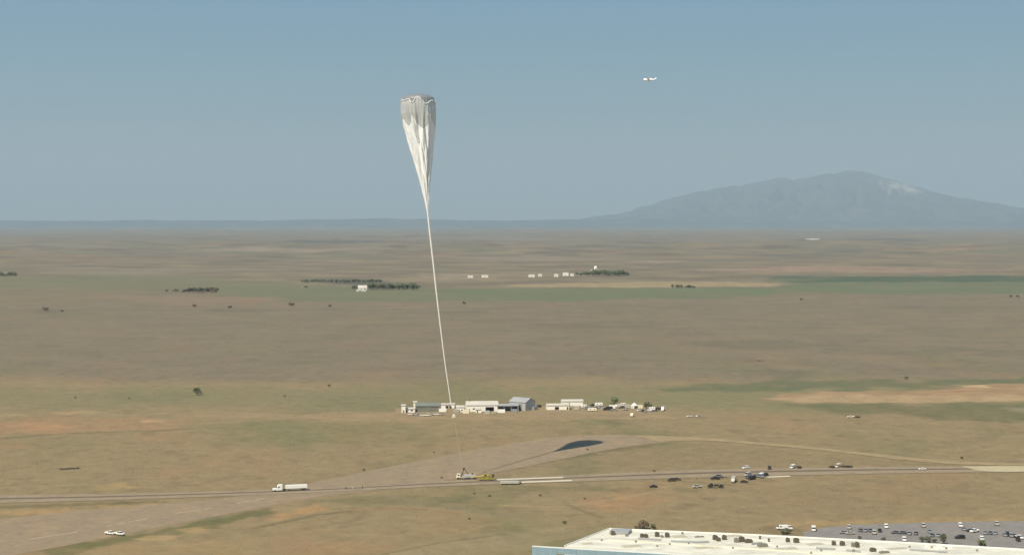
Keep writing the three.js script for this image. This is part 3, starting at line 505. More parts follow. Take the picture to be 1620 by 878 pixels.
/* ---------------------------------------------------------------- people by the taxiway */
const bodyMesh = (() => {
  const joints = { hipL: V(-0.1, 0.92, 0), kneeL: V(-0.13, 0.5, 0.03), ankL: V(-0.14, 0.08, -0.02), toeL: V(-0.15, 0.04, 0.15), hipR: V(0.1, 0.92, 0), kneeR: V(0.12, 0.5, 0.04), ankR: V(0.13, 0.08, 0), toeR: V(0.15, 0.04, 0.17), pel: V(0, 0.98, 0), chest: V(0, 1.32, 0), neck: V(0, 1.5, 0), head: V(0, 1.64, 0.02), shL: V(-0.19, 1.42, 0), elL: V(-0.26, 1.14, 0), haL: V(-0.25, 0.87, 0.08), shR: V(0.19, 1.42, 0), elR: V(0.26, 1.14, 0), haR: V(0.25, 0.87, 0.08) };
  const bones = [['hipL', 'kneeL', 0.095, 0.065], ['kneeL', 'ankL', 0.065, 0.045], ['ankL', 'toeL', 0.05, 0.04], ['hipR', 'kneeR', 0.095, 0.065], ['kneeR', 'ankR', 0.065, 0.045], ['ankR', 'toeR', 0.05, 0.04], ['pel', 'chest', 0.15, 0.17], ['chest', 'neck', 0.14, 0.06], ['neck', 'head', 0.06, 0.11], ['shL', 'elL', 0.065, 0.05], ['elL', 'haL', 0.05, 0.04], ['shR', 'elR', 0.065, 0.05], ['elR', 'haR', 0.05, 0.04], ['shL', 'shR', 0.09, 0.09]];
  const n = 64, mc = new MarchingCubes(n, new THREE.MeshStandardMaterial(), false, false, 60000), q = new THREE.Vector3(), ab = new THREE.Vector3(); mc.isolation = 0;
  for (let z = 0; z < n; z++) for (let y = 0; y < n; y++) for (let x = 0; x < n; x++) {
    q.set((x / n * 2 - 1) * 0.95, (y / n * 2 - 1) * 0.95 + 0.9, (z / n * 2 - 1) * 0.95); let d = 9;
    for (const [a, b, r0, r1] of bones) { ab.subVectors(joints[b], joints[a]); const t = clamp(q.clone().sub(joints[a]).dot(ab) / ab.lengthSq()), e = q.distanceTo(joints[a].clone().addScaledVector(ab, t)) - lerp(r0, r1, t), h = clamp(0.5 + 0.5 * (d - e) / 0.04); d = lerp(d, e, h) - 0.04 * h * (1 - h); }
    mc.field[x + y * n + z * n * n] = -d;
  }
  mc.update();
  const g = new THREE.BufferGeometry(), k = mc.count; g.setAttribute('position', new THREE.BufferAttribute(mc.positionArray.slice(0, k * 3), 3)); g.setAttribute('normal', new THREE.BufferAttribute(mc.normalArray.slice(0, k * 3), 3));
  g.scale(0.95, 0.95, 0.95); g.translate(0, 0.9, 0); return g;
})();
function person(px, py, mat, label, group, turn = 0) { const m = shadows(new THREE.Mesh(bodyMesh, mat)); m.name = numbered('person'); m.position.copy(onPad(G(px, py))); m.rotation.y = turn; tag(m, label, 'person', group); scene.add(m); return m; }
const clothes = { dark: M(C(48, 44, 40), 0.9), khaki: M(C(120, 104, 76), 0.9), pale: M(C(206, 200, 186), 0.9) };
person(547, 775, clothes.dark, 'person in dark clothes standing on the taxiway behind the white semi trailer', 'two people in dark clothes behind the semi trailer');
person(573, 773.5, clothes.dark, 'person in dark clothes standing on the taxiway behind the white semi trailer', 'two people in dark clothes behind the semi trailer', 1);
person(558, 775.5, clothes.pale, 'person in pale clothes between two darkly dressed people on the taxiway', null, 0.5);
person(1102, 759, clothes.khaki, 'person in brown clothes standing on the taxiway apart from the parked vehicles', null, 2);
person(1108, 771, clothes.dark, 'person in dark clothes beside the small pale pickup', null, 1);
person(1149.5, 758, clothes.dark, 'person in dark clothes standing behind the dark pickup on the taxiway', null, 1);
person(1166.5, 761.5, clothes.dark, 'person in dark clothes near the pale box truck among parked vehicles', null, 2);

/* ---------------------------------------------------------------- parked vehicles along the taxiway */
const spot = (px, py) => onPad(G(px, py));
car('pickup', 'white', spot(173, 846), 2.6, 'white pickup truck parked nose to tail on the runway shoulder', 'two white pickups on the runway shoulder');
car('pickup', 'white', spot(188, 847), 0.5, 'white pickup truck parked nose to tail on the runway shoulder', 'two white pickups on the runway shoulder');
car('sedan', 'dark', spot(1034, 771.5), 0.1, 'small dark sedan alone on the grass below the taxiway edge');
car('suv', 'brown', spot(1063, 761.5), 0.05, 'brown car at the front of a pair on the taxiway edge', 'pair of brown cars on the taxiway edge');
car('sedan', 'brown', spot(1072, 760), 3.1, 'low dark brown sedan behind the brown sport utility car');
car('pickup', 'pale', spot(1103.5, 772), 0.3, 'small pale pickup on the grass beside the dark flatbed truck');
car('flatbed', 'dark', spot(1133, 772), 0.02, 'long dark flatbed truck with covered load on the grass');
car('pickup', 'dark', spot(1132, 759), 0.15, 'dark pickup on the taxiway facing the open field');
car('suv', 'grey', spot(1139, 756), 2.9, 'grey car tucked behind the dark pickup on the taxiway');
car('box', 'pale', spot(1161, 763), 1.3, 'pale box truck at the front of the vehicle cluster');
car('sedan', 'dark', spot(1178, 764), 3.0, 'low black sedan in front of the crowded vehicle cluster');
car('suv', 'grey', spot(1186, 757.5), 0.4, 'grey car in the middle of the vehicle cluster beside a dark van');
car('van', 'dark', spot(1190, 759), 0.7, 'dark van in the middle of the vehicle cluster');
car('van', 'pale', spot(1184, 753), 0.9, 'pale van at the back of the vehicle cluster');
car('suv', 'silver', spot(1196, 755), 0.2, 'silver car behind the dark van in the vehicle cluster');
car('pickup', 'silver', spot(1203, 756), 2.2, 'silver pickup in the vehicle cluster beside the white van');
car('van', 'white', spot(1205, 754.5), 1.1, 'white van at the end of the vehicle cluster nearest the short cloth');
car('suv', 'dark', spot(1210, 753.5), 0.3, 'dark car last in the vehicle cluster beside the short pale cloth');
car('suv', 'white', spot(1181, 742), 0.5, 'white car parked on the grass just beyond the taxiway');
car('suv', 'dark', spot(1218, 742.5), 1.4, 'lone dark car on the far grass edge of the taxiway');
car('van', 'white', spot(1255, 741), 1.05, 'white van parked beyond the taxiway with a small trailer behind');
car('van', 'cream', spot(1327, 739.5), 0.9, 'cream van standing between two dark flat trailers beyond the taxiway');
function flatTrailer(at, turn, len, label) { const o = thing('flat_trailer', label, 'trailer', at, turn); part('deck', [bx(len, 0.2, 2.2, 0, 0.75, 0), bx(len, 0.35, 0.12, 0, 0.95, 1.05), bx(len, 0.35, 0.12, 0, 0.95, -1.05)], mats.frame, o); part('drawbar', bx(1.6, 0.14, 0.16, -len / 2 - 0.7, 0.6, 0), mats.frame, o); wheels(o, [0.2, 1.1], 2.2, 0.38); return o; }
flatTrailer(spot(1341, 740), 0.05, 7, 'longer dark flat trailer beside the cream van'); flatTrailer(spot(1317, 740.5), 0.05, 3.6, 'shorter dark flat trailer beside the cream van'); flatTrailer(spot(1265, 741.2), 0.15, 3, 'small dark trailer behind the white van beyond the taxiway');
car('sedan', 'white', spot(1460, 743.5), 0.1, 'small white car alone on the taxiway near the pale concrete pad');
car('pickup', 'cream', spot(1347, 661), 0.1, 'cream pickup alone in the open field below the bare bank'); flatTrailer(G(1357, 661), 0.1, 5, 'dark trailer behind the cream pickup in the open field');
car('sedan', 'white', G(1091, 660), 0.4, 'one of two white cars in the grass east of the compound', 'two white cars in the grass beyond the runway end'); car('sedan', 'white', G(1104, 659), 1.2, 'one of two white cars in the grass east of the compound', 'two white cars in the grass beyond the runway end');
scene.children.filter(o => o.userData.group === 'two white cars in the grass beyond the runway end').forEach(o => { o.userData.label = 'small white car alone in the grass between the compound and the bare bank'; });

/* ---------------------------------------------------------------- buildings */
// walls with real openings, gable or flat roof; front (+z) faces the airfield
function wallWith(w, h, holes, thick = 0.3) {
  const s = new THREE.Shape([V(-w / 2, 0, 0), V(w / 2, 0, 0), V(w / 2, h, 0), V(-w / 2, h, 0)].map(p => new THREE.Vector2(p.x, p.y)));
  for (const [x, y, ww, hh] of holes) s.holes.push(new THREE.Path([[x, y], [x, y + hh], [x + ww, y + hh], [x + ww, y]].map(p => new THREE.Vector2(...p))));
  return new THREE.ExtrudeGeometry(s, { depth: thick, bevelEnabled: false });
}
function gableWall(d, h, rise, thick = 0.3) { const s = new THREE.Shape([[-d / 2, 0], [d / 2, 0], [d / 2, h], [0, h + rise], [-d / 2, h]].map(p => new THREE.Vector2(...p))); return new THREE.ExtrudeGeometry(s, { depth: thick, bevelEnabled: false }); }
function building(name, label, category, at, turn, { w, d, h, rise = 1, wall = mats.wall, roof = mats.roofwhite, doors = [], open = [], group }) {
  const o = thing(name, label, category, at, turn, group), holes = [...doors, ...open].map(([x, ww, hh, y = 0.02]) => [x, y, ww, hh]);
  const front = wallWith(w, h, holes); front.translate(0, 0, d / 2 - 0.3);
  const back = wallWith(w, h, []); back.translate(0, 0, -d / 2);
  const el = gableWall(d - 0.6, h - 0.01, rise * 0.97); el.rotateY(Math.PI / 2); el.translate(-w / 2 + 0.003, 0, 0); const er = gableWall(d - 0.6, h - 0.01, rise * 0.97); er.rotateY(Math.PI / 2); er.translate(w / 2 - 0.303, 0, 0);
  part('wall', [front, back, el, er], wall, o);
  const half = Math.hypot(d / 2 + 0.5, rise * (1 + 1 / d)), ang = Math.atan2(rise, d / 2), r = [];
  for (const s of [-1, 1]) { const g = new THREE.BoxGeometry(w + 0.8, 0.22, half); g.rotateX(s * ang); g.translate(0, h + rise / 2 + 0.12 - 0.5 * Math.tan(ang) / 2, s * (d / 4 + 0.24)); r.push(g); }
  const rf = part('roof', r, roof, o); part('ridge_cap', bx(w + 0.9, 0.16, 0.7, 0, h + rise + 0.2, 0), roof, rf);
  for (const [x, ww, hh, y = 0.02] of doors) part(y > 0.5 ? 'window' : 'door', bx(ww - 0.1, hh - 0.06, 0.1, x + ww / 2, y + hh / 2, d / 2 - 0.2), y > 0.5 ? mats.glass : mats.doorpaint, o);
  if (open.length) part('floor', bx(w - 0.8, 0.1, d - 0.8, 0, 0.06, 0), mats.inside, o);
  return o;
}
const S = 1.93;                                                         // metres to photograph pixels at the compound
const yard = (px, py) => { const p = G(px, py); p.y = 0.09; return p; };
building('white_storage_tower', 'narrow white block at the far end of the compound beside low sheds', 'building', yard(638, 653), 0.1, { w: 3.2, d: 3.2, h: 6, rise: 0.5, doors: [[-0.6, 1.2, 2.1]] });
building('white_shed', 'low white shed between the narrow block and the green hangar', 'building', yard(648, 652), 0.02, { w: 8.5, d: 6, h: 2.8, rise: 0.7, doors: [[-3, 1.1, 2.1], [0.8, 2, 1.0, 1]] });
building('white_block', 'white upright block at the left gable of the green hangar', 'building', yard(656.5, 648), 0.05, { w: 2.8, d: 4, h: 6.2, rise: 0.5, doors: [[-0.6, 1.2, 2.2]] });
building('green_hangar', 'grey green low hangar with a white centre door bay', 'hangar', yard(677, 650), 0.02, { w: 20, d: 14, h: 4.6, rise: 2.0, wall: mats.greenwall, roof: mats.roofgreen, doors: [[-8.5, 6.5, 3.4], [2.2, 6.5, 3.4]] });
building('white_door_bay', 'white narrow porch standing in front of the green hangar', 'building', yard(675.5, 650.5), 0.02, { w: 2.6, d: 2.4, h: 4.8, rise: 0.5, doors: [[-0.6, 1.2, 2.2]] });
building('white_office', 'small white office with dark carport below beside the balloon cable', 'building', yard(704, 646), 0.04, { w: 6.4, d: 5, h: 3.4, rise: 0.5, open: [[0.4, 2.4, 2.3]] });
building('white_cabin', 'small white cabin next to the small white office', 'building', yard(715, 645.5), -0.04, { w: 4.4, d: 5, h: 3.3, rise: 0.5, doors: [[-1.4, 1.1, 2.1]] });
building('white_house', 'squat white building at the left end of the large white hangar', 'building', yard(728, 651.5), 0.05, { w: 6.4, d: 7, h: 4.0, rise: 1.0, doors: [[-2, 1.1, 2.1], [0.6, 1.6, 1.0, 1]] });
{
  const o = building('white_hangar', 'large white hangar with pale roof in the middle of the compound', 'hangar', yard(762, 649.5), 0.10, { w: 26, d: 16, h: 5.2, rise: 2.4, doors: [[-11.5, 1.1, 2.1], [-8, 1.6, 1.2, 1.6], [-5, 1.6, 1.2, 1.6]], open: [[2.5, 7, 3.6]] });
  part('vent', [cyl(0.5, 0.5, 1.0, -10, 8.0, 0, 10), cyl(0.8, 0.6, 0.3, -10, 8.6, 0, 10)], mats.steel, o);
}
building('white_annex', 'small white lean-to in front of the large white hangar', 'building', yard(757, 653), 0.10, { w: 4.6, d: 4, h: 2.8, rise: 0.8, doors: [[-1.6, 1.1, 2.1]] });
{ // open fronted shelter
  const o = building('open_shelter', 'open fronted grey shelter between the white and the grey hangar', 'shelter', yard(803, 650), 0.04, { w: 17.5, d: 10, h: 4.6, rise: 0.9, wall: mats.greywall, roof: mats.roofgrey, open: [[-8.2, 5.0, 3.9], [-2.6, 5.2, 3.9], [3.2, 5.0, 3.9]] });
  each('post', [bx(0.25, 4.2, 0.25, -2.9, 2.15, 5.3), bx(0.25, 4.2, 0.25, 2.9, 2.15, 5.3)], mats.steel, o);
}
car('van', 'white', yard(802.5, 648.6), 0.2, 'white van parked under the open fronted grey shelter');
building('grey_hangar', 'tall blue grey metal hangar turned at an angle with a lit pale roof', 'hangar', yard(826, 648), -0.62, { w: 16.5, d: 14, h: 6.8, rise: 3.0, wall: mats.greywall, roof: mats.roofgrey, doors: [[-4.5, 9, 5.0]] });
building('white_barracks', 'long low white building with a dark garage mouth on the open yard', 'building', yard(882, 647.5), 0.08, { w: 18.5, d: 9, h: 3.6, rise: 0.9, open: [[-2.6, 3.4, 2.4], [7.4, 1.2, 2.2]] });
building('white_workshop', 'white workshop set back behind the long low white building', 'building', yard(905, 641.5), 0.06, { w: 18, d: 9, h: 3.9, rise: 1.0, open: [[-4.6, 2.4, 2.4]] });
{ // white tent
  const o = thing('white_tent', 'white peaked tent among the vehicles at the far end of the compound', 'tent', yard(1004, 646), 0.2);
  const g = new THREE.ConeGeometry(3.4, 2.6, 4, 1); g.rotateY(Math.PI / 4); g.translate(0, 3.5, 0); part('canopy', g, mats.wall, o);
  each('side', [bx(4.6, 2.2, 0.06, 0, 1.1, -2.3), bx(0.06, 2.2, 4.6, -2.3, 1.1, 0), bx(0.06, 2.2, 4.6, 2.3, 1.1, 0), bx(1.6, 2.2, 0.06, -1.5, 1.1, 2.3)], mats.wall, o);
  each('pole', [-1, 1].flatMap(a => [-1, 1].map(c => cyl(0.06, 0.06, 2.3, a * 2.32, 1.15, c * 2.32, 6))), mats.steel, o);
}
function camper(px, py, turn, len, mat, label, group) {
  const o = thing('camper_trailer', label, 'trailer', yard(px, py), turn, group);
  part('body', prism([[-len / 2, 0.6], [-len / 2 - 0.15, 1.4], [-len / 2 + 0.3, 2.7], [len / 2 - 0.2, 2.8], [len / 2, 2.5], [len / 2, 0.6]], 2.3, 0.12), mat, o);
  part('window', [bx(0.9, 0.6, 2.33, -len / 5, 1.9, 0), bx(0.9, 0.6, 2.33, len / 4, 1.9, 0)], mats.glass, o);
  part('drawbar', bx(1.3, 0.12, 0.14, -len / 2 - 0.6, 0.5, 0), mats.frame, o); wheels(o, [0.2, 1.0], 2.1, 0.36); return o;
}
camper(924, 645.5, 0.2, 4.5, mats.white, 'small white camper trailer beside the end wall of the white workshop');
camper(947.5, 642.5, 0.1, 6.5, mats.white, 'white camper trailer parked behind a dark delivery truck');
camper(937, 651, 0.05, 7.2, mats.cream, 'cream low camper trailer nearest the runway');
camper(978, 645.5, 0.5, 4.5, mats.white, 'white camper trailer under the round green tree beside its twin', null);
camper(986, 643, 0.2, 4.5, mats.cream, 'cream camper trailer under the round green tree');
camper(1032, 649.5, 0.05, 5.0, mats.white, 'white camper trailer in front of the dark tree at the yard end');
camper(1000.5, 659.5, 1.2, 3.2, mats.cream, 'tiny cream trailer alone in the grass below the white tent');
car('box', 'dark', yard(962, 649.5), 0.2, 'dark delivery truck beside pale trailers in the yard');
car('suv', 'pale', yard(955, 648), 0.9, 'pale car beside the dark delivery truck in the yard');
car('pickup', 'brown', yard(984, 646.5), 0.05, 'brown pickup in front of the two trailers under the tree');
car('suv', 'dark', yard(852, 644.5), 0.4, 'dark car alone between the grey hangar and the long white building');
car('sedan', 'white', yard(1012, 650.5), 0.6, 'white sedan in the yard between the tent and the dark tree');
car('sedan', 'dark', yard(1017, 651), 1.3, 'dark sedan in the yard between the tent and the dark tree');
car('suv', 'silver', yard(1022, 652), 1.4, 'silver car in the yard in front of the dark tree');
car('van', 'brown', yard(1041.5, 649), 0.05, 'brown van next to the last white truck of the yard');
car('box', 'white', yard(1049, 650), 1.35, 'white box truck at the very end of the yard');
car('suv', 'brown', yard(937, 643), 1.0, 'brown car behind the cream low trailer');
car('sedan', 'white', yard(948, 645.6), 1.0, 'white sedan between the white camper and the dark delivery truck');
car('sedan', 'cream', yard(783, 654.5), 0.3, 'cream sedan at the corner of the large white hangar');
function container(px, py, turn, len, mat, label, group) {
  const o = thing('shipping_container', label, 'container', yard(px, py), turn, group), ribs = [];
  part('shell', bx(len, 2.5, 2.4, 0, 1.35, 0), mat, o); for (let i = 0; i < len * 2; i++) ribs.push(bx(0.16, 2.3, 2.46, -len / 2 + 0.3 + i * 0.5, 1.35, 0)); part('ribbing', ribs, mat, o).userData.kind = 'stuff';
  part('end_frame', [bx(0.12, 2.62, 2.5, -len / 2, 1.37, 0), bx(0.12, 2.62, 2.5, len / 2, 1.37, 0), bx(len, 0.12, 2.5, 0, 0.1, 0)], mat, o);
}
container(700, 651.5, 0.05, 6, mats.white, 'white container in front of the small white office'); container(722, 652.5, 0.3, 4, mats.pale, 'pale container below the small white cabin'); container(737, 654, 0.08, 5, mats.cream, 'cream container between the squat building and the white lean-to');
container(770, 655, 0.1, 4, mats.pale, 'pale container beside the dark mouth of the large white hangar'); container(793, 653, 0.05, 6, mats.white, 'white container before the open fronted shelter'); container(813, 652.5, 0.1, 5, mats.silver, 'silver container before the open fronted shelter');
container(846, 648.5, 0.9, 5, mats.silver, 'silver container at the shaded side of the grey hangar'); container(912, 648, 0.1, 4, mats.pale, 'pale container at the end of the long low white building'); container(969, 646, 0.1, 5, mats.white, 'white container right below the round green tree');
container(993, 645, 0.2, 5, mats.pale, 'pale container between the trailers and the white tent'); container(1013, 646, 0.1, 4, mats.cream, 'cream container between the white tent and the dark tree'); container(664, 647, 0.02, 5, mats.wall2, 'pale container against the wall of the grey green hangar');
car('van', 'silver', yard(930, 647.5), 0.4, 'silver van between the small camper and the cream low camper'); car('pickup', 'white', yard(1026, 651), 0.2, 'white pickup in front of the two dark yard trees'); car('suv', 'pale', yard(990, 649), 0.3, 'pale car in front of the brown pickup'); car('pickup', 'silver', yard(972, 650), 0.2, 'silver pickup next to the dark delivery truck'); car('sedan', 'grey', yard(1036, 651.5), 0.1, 'grey sedan in front of the brown van'); car('van', 'pale', yard(942, 647), 1.0, 'pale van touching the cream low camper');
[[650, 657, 'white'], [656, 657.3, 'pale'], [662, 657.6, 'pale'], [668.5, 658.6, 'white'], [676, 658.4, 'white'], [683, 657, 'pale'], [690, 657, 'white'], [697, 656.8, 'pale']].forEach(([x, y, c], i) => car(i % 3 === 1 ? 'suv' : 'sedan', c, yard(x, y), 0.05 + 0.1 * (i % 3), 'pale car in the row parked before the green hangar', 'row of pale cars before the green hangar'));

/* ---------------------------------------------------------------- the warehouse below */
{
  const TOP = 10, o = thing('white_warehouse', 'huge flat white roofed warehouse with a pale blue front wall', 'building', G(905, 862, 0));
  const base = o.position.clone(), loc = (px, py, h) => G(px, py, h).sub(base);
  const near = [loc(893, 864.5, TOP), loc(1250, 890, TOP), loc(1760, 925, TOP)], far = [loc(964, 837, TOP), loc(1200, 847, TOP), loc(1430, 859, TOP), loc(1760, 878, TOP)];
  const ring = [near[0], near[1], near[2], far[3], far[2], far[1], far[0]];
  const slab = (pts, y0, y1) => { const s = new THREE.Shape(pts.map(p => new THREE.Vector2(p.x, -p.z))), g = new THREE.ExtrudeGeometry(s, { depth: y1 - y0, bevelEnabled: false }); g.rotateX(-Math.PI / 2); g.translate(0, y0, 0); return g; };
  const blue = M(C(150, 176, 184), 0.6, { map: stains }), mem = M(C(246, 239, 215), 0.8, { map: roofStain }), coping = M(C(236, 234, 222), 0.6);
  part('wall', slab(ring, 0, TOP - 0.35), mats.wall2, o);
  const roof = part('roof', slab(ring, TOP - 0.347, TOP), mem, o);
  const edge = (a, b, y0, y1, t) => { const d = b.clone().sub(a), len = Math.hypot(d.x, d.z), g = new THREE.BoxGeometry(len, y1 - y0, t); g.rotateY(-Math.atan2(d.z, d.x)); g.translate((a.x + b.x) / 2, (y0 + y1) / 2, (a.z + b.z) / 2); return g; };
  part('parapet', [edge(far[0], far[1], TOP, TOP + 0.5, 0.5), edge(far[1], far[2], TOP, TOP + 0.5, 0.5), edge(far[2], far[3], TOP, TOP + 0.5, 0.5), edge(near[0], far[0], TOP, TOP + 0.45, 0.5)], coping, o);
  // screen wall along the front, running past the corner
  const f0 = loc(842, 863, TOP + 0.8), f1 = loc(881, 865.6, TOP + 0.8), f2 = loc(1090, 879.6, TOP + 0.8), f3 = loc(1760, 915, TOP + 0.8); [f0, f1, f2, f3].forEach(p => { p.z += 0.9; });
  for (const [a, b, y0, t, n] of [[f0, f1, 0, 0.5, 3], [f1, f3, TOP - 2.0, 0.46, 26]]) for (let i = 0; i < n; i++) part('wall_panel', edge(a.clone().lerp(b, i / n + 0.006 / n), a.clone().lerp(b, (i + 0.994) / n), y0, TOP + 0.5, t), blue, o);
  part('coping', [edge(f0, f3, TOP + 0.5, TOP + 0.85, 0.8)], coping, o);
  // seams between roof sections
  const along = (t, u) => { const a = near[0].clone().lerp(near[2], u), b = far[0].clone().lerp(far[3], u); return a.lerp(b, t); };
  for (const t of [0.42]) part('roof_step', [edge(along(t, 0.05), along(t, 1), TOP, TOP + 0.55, 0.35)], mem, roof);
  each('roof_seam', [0.14, 0.27, 0.40, 0.53, 0.68, 0.82].map(u => edge(along(0.02, u), along(0.97, u), TOP, TOP + 0.12, 0.3)), coping, roof);
  { const a = loc(968, 841, TOP), b = loc(1000, 841.5, TOP), c = loc(994, 846.5, TOP), d = loc(964, 846, TOP); part('penthouse', slab([d, c, b, a], TOP, TOP + 1.5), mats.roofgrey, o); }
  each('duct', [[[1062, 857.5], [1100, 859]], [[1100, 859.5], [1122, 858.5]], [[1292, 868.5], [1322, 870]], [[1340, 872], [1362, 874]], [[1010, 853], [1046, 855.5]], [[1190, 862], [1206, 860]], [[1440, 871], [1500, 875]]].map(([a, b]) => edge(loc(...a, TOP), loc(...b, TOP), TOP + 0.15, TOP + 0.75, 0.7)), mats.roofgrey, roof);
  each('roof_patch', [[930, 860, 5, 4], [1000, 864, 9, 5], [1120, 866, 12, 5], [1160, 848, 8, 6], [1245, 868, 10, 5], [1290, 861, 8, 5], [1075, 849, 7, 6], [1420, 868, 9, 4]].map(([x, y, w, d]) => { const p = loc(x, y, TOP), g = new THREE.BoxGeometry(w, 0.03, d); g.rotateY(0.27); g.translate(p.x, TOP + 0.016, p.z); return g; }), M(C(206, 196, 168), 0.9, { map: stains }), roof);
  const unit = (px, py, w, h, d, mat = mats.frame, kind = 'air_handler') => {
    const p = loc(px, py, TOP), u = new THREE.Group();
    const m = part(kind, kind === 'roof_vent' ? [cyl(w * 0.35, w * 0.35, h * 0.7, 0, h * 0.35, 0, 10), cyl(w * 0.3, w * 0.55, h * 0.3, 0, h * 0.85, 0, 10)] : [prism([[-w / 2, 0], [-w / 2, h * 0.8], [-w / 2 + 0.2, h], [w / 2 - 0.2, h], [w / 2, h * 0.8], [w / 2, 0]], d, 0.06), cyl(d * 0.3, d * 0.3, 0.25, -w * 0.2, h + 0.12, 0, 12)], mat, roof);
    m.position.copy(p); m.rotation.y = 0.27; return m;
  };
  const brownish = M(C(96, 86, 70), 0.8), greyish = M(C(132, 126, 112), 0.7);
  unit(970, 846.5, 1.6, 1.8, 1.6, brownish); unit(992, 848.5, 1.3, 1.0, 1.2, greyish); unit(1016.5, 850, 1.8, 1.5, 1.6, brownish); unit(1022.5, 850.5, 1.6, 1.5, 1.6, brownish); unit(1040, 849, 1.8, 2.0, 1.6, brownish); unit(1056, 850, 1.8, 2.0, 1.6, brownish); unit(1048, 850.5, 1.2, 1.0, 1.2, greyish); unit(1080, 845, 1.2, 1.0, 1.2, greyish, 'roof_vent');
  unit(1107, 850, 4.5, 0.5, 1.0, greyish); unit(1132, 854, 2.0, 2.0, 1.8, brownish); unit(1137, 856, 1.8, 1.6, 1.6, brownish); unit(1146.5, 854, 1.8, 2.0, 1.6, brownish); unit(1166, 858, 2.0, 1.8, 2.0, greyish); unit(1174, 857, 2.2, 2.2, 2.0, brownish); unit(1185, 858.5, 3.2, 1.5, 2.0, brownish); unit(1203, 853, 1.2, 1.6, 1.2, brownish, 'roof_vent'); unit(1217, 857, 1.2, 1.6, 1.2, brownish, 'roof_vent'); unit(1207, 865, 4.2, 1.4, 2.6, greyish);
  unit(1247, 857.5, 1.6, 1.8, 1.4, brownish); unit(1260.5, 858.5, 2.2, 2.0, 1.8, brownish); unit(1320, 862.5, 1.6, 1.8, 1.4, brownish); unit(1333.5, 863, 2.0, 1.8, 1.6, brownish); unit(1351, 865.5, 1.6, 1.8, 1.6, greyish); unit(1357, 866, 1.6, 2.2, 1.8, brownish); unit(1352, 873, 1.6, 0.8, 1.2, greyish); unit(1382, 872.5, 2.6, 1.5, 1.8, brownish); unit(1400, 875, 4.6, 0.8, 1.6, greyish);
  for (const [x, y] of [[1060, 862], [1040, 865], [1090, 861], [1160, 868], [1300, 872], [1006, 858], [952, 856], [1230, 866], [1284, 876], [1440, 866], [1475, 867], [1498, 868.5], [1547, 872]]) unit(x, y, 1.0, 0.8, 1.0, greyish, 'roof_vent');
  unit(1470, 866, 2.4, 1.2, 1.8, coping); unit(1488, 867, 2.2, 1.2, 1.8, coping); unit(1503, 868, 2.4, 1.2, 1.8, coping);
}
const lot = (px, py) => { const p = G(px, py); p.y = 0.11; return p; };
[[1238, 838, 'van', 'white', 0.1, 'white van beside the bush at the corner of the warehouse'], [1249, 837.5, 'pickup', 'white', 1.4, 'white pickup behind the bush at the corner of the warehouse'], [1288, 840, 'van', 'white', 1.4, 'white van at the unpaved end of the parking lot'], [1344, 836.5, 'suv', 'pale', 1.4, 'pale car on the grass edge of the parking lot'],
  [1336, 844.5, 'sedan', 'silver', 0.1, 'silver sedan with its nose to a pale sedan in the parking lot'], [1346, 845.5, 'sedan', 'pale', 0.1, 'pale sedan with its tail to a silver sedan in the parking lot'], [1384, 845, 'suv', 'pale', 1.4, 'pale car on the open asphalt of the parking lot'], [1393, 841.5, 'sedan', 'dark', 1.4, 'dark sedan below the white car at the grass edge'], [1403, 835.5, 'suv', 'white', 1.4, 'white car at the grass edge of the parking lot'],
  ...[[1362, 841, 'grey'], [1370, 841, 'silver'], [1378, 841.2, 'grey'], [1440, 846, 'silver'], [1450, 846, 'grey'], [1476, 849, 'grey'], [1485, 849, 'silver'], [1494, 849.5, 'grey'], [1560, 845, 'silver'], [1568, 845.3, 'grey'], [1576, 845.6, 'silver']].map(([x, y, c]) => [x, y, 'sedan', c, 1.25, c + ' sedan in the sparse rows on the open asphalt', c + ' sedans in sparse rows on the asphalt']),
  [1418, 844.5, 'sedan', 'grey', 0.1, 'grey car in the middle of the asphalt', 'grey cars in the middle of the parking lot'], [1429, 845, 'sedan', 'grey', 0.1, 'grey car in the middle of the asphalt', 'grey cars in the middle of the parking lot'], [1431.5, 856, 'suv', 'white', 1.4, 'white car close behind the warehouse roof edge'], [1462, 834, 'suv', 'pale', 1.4, 'pale car at the grass edge between two white cars'],
  [1472, 843, 'sedan', 'silver', 1.4, 'silver sedan alone on the asphalt above the dark bushes'], [1520.5, 833.5, 'suv', 'white', 1.4, 'white car heading a slanted line of cars'], [1526, 839, 'sedan', 'silver', 1.4, 'silver sedan second in the slanted line of cars'], [1537, 842, 'sedan', 'dark', 2.5, 'dark sedan in the slanted line beside a white pickup'], [1543, 842.5, 'pickup', 'white', 2.5, 'white pickup ending the slanted line of cars'], [1520, 852.5, 'suv', 'dark', 0.1, 'dark car alone in the lower parking lot'],
  [1554.5, 855, 'suv', 'white', 1.4, 'white car above the green tree at the warehouse edge'], [1578, 831, 'suv', 'pale', 1.4, 'pale car at the far grass edge of the lot'], [1591, 848.5, 'sedan', 'silver', 1.4, 'silver sedan first in the mixed row of cars'], [1596, 848, 'suv', 'dark', 1.4, 'dark car in the mixed row between silver cars'], [1601, 849.5, 'suv', 'silver', 1.4, 'silver car in the mixed row between two dark cars'], [1606.5, 850, 'sedan', 'dark', 1.4, 'dark sedan in the mixed row beside a white pickup'], [1614, 852.5, 'pickup', 'white', 1.4, 'white pickup in the mixed row of cars'], [1612, 856, 'suv', 'dark', 1.4, 'dark car in front of the mixed row']]
  .forEach(([x, y, k, c, t, l, g]) => car(k, c, lot(x, y), t, l, g));

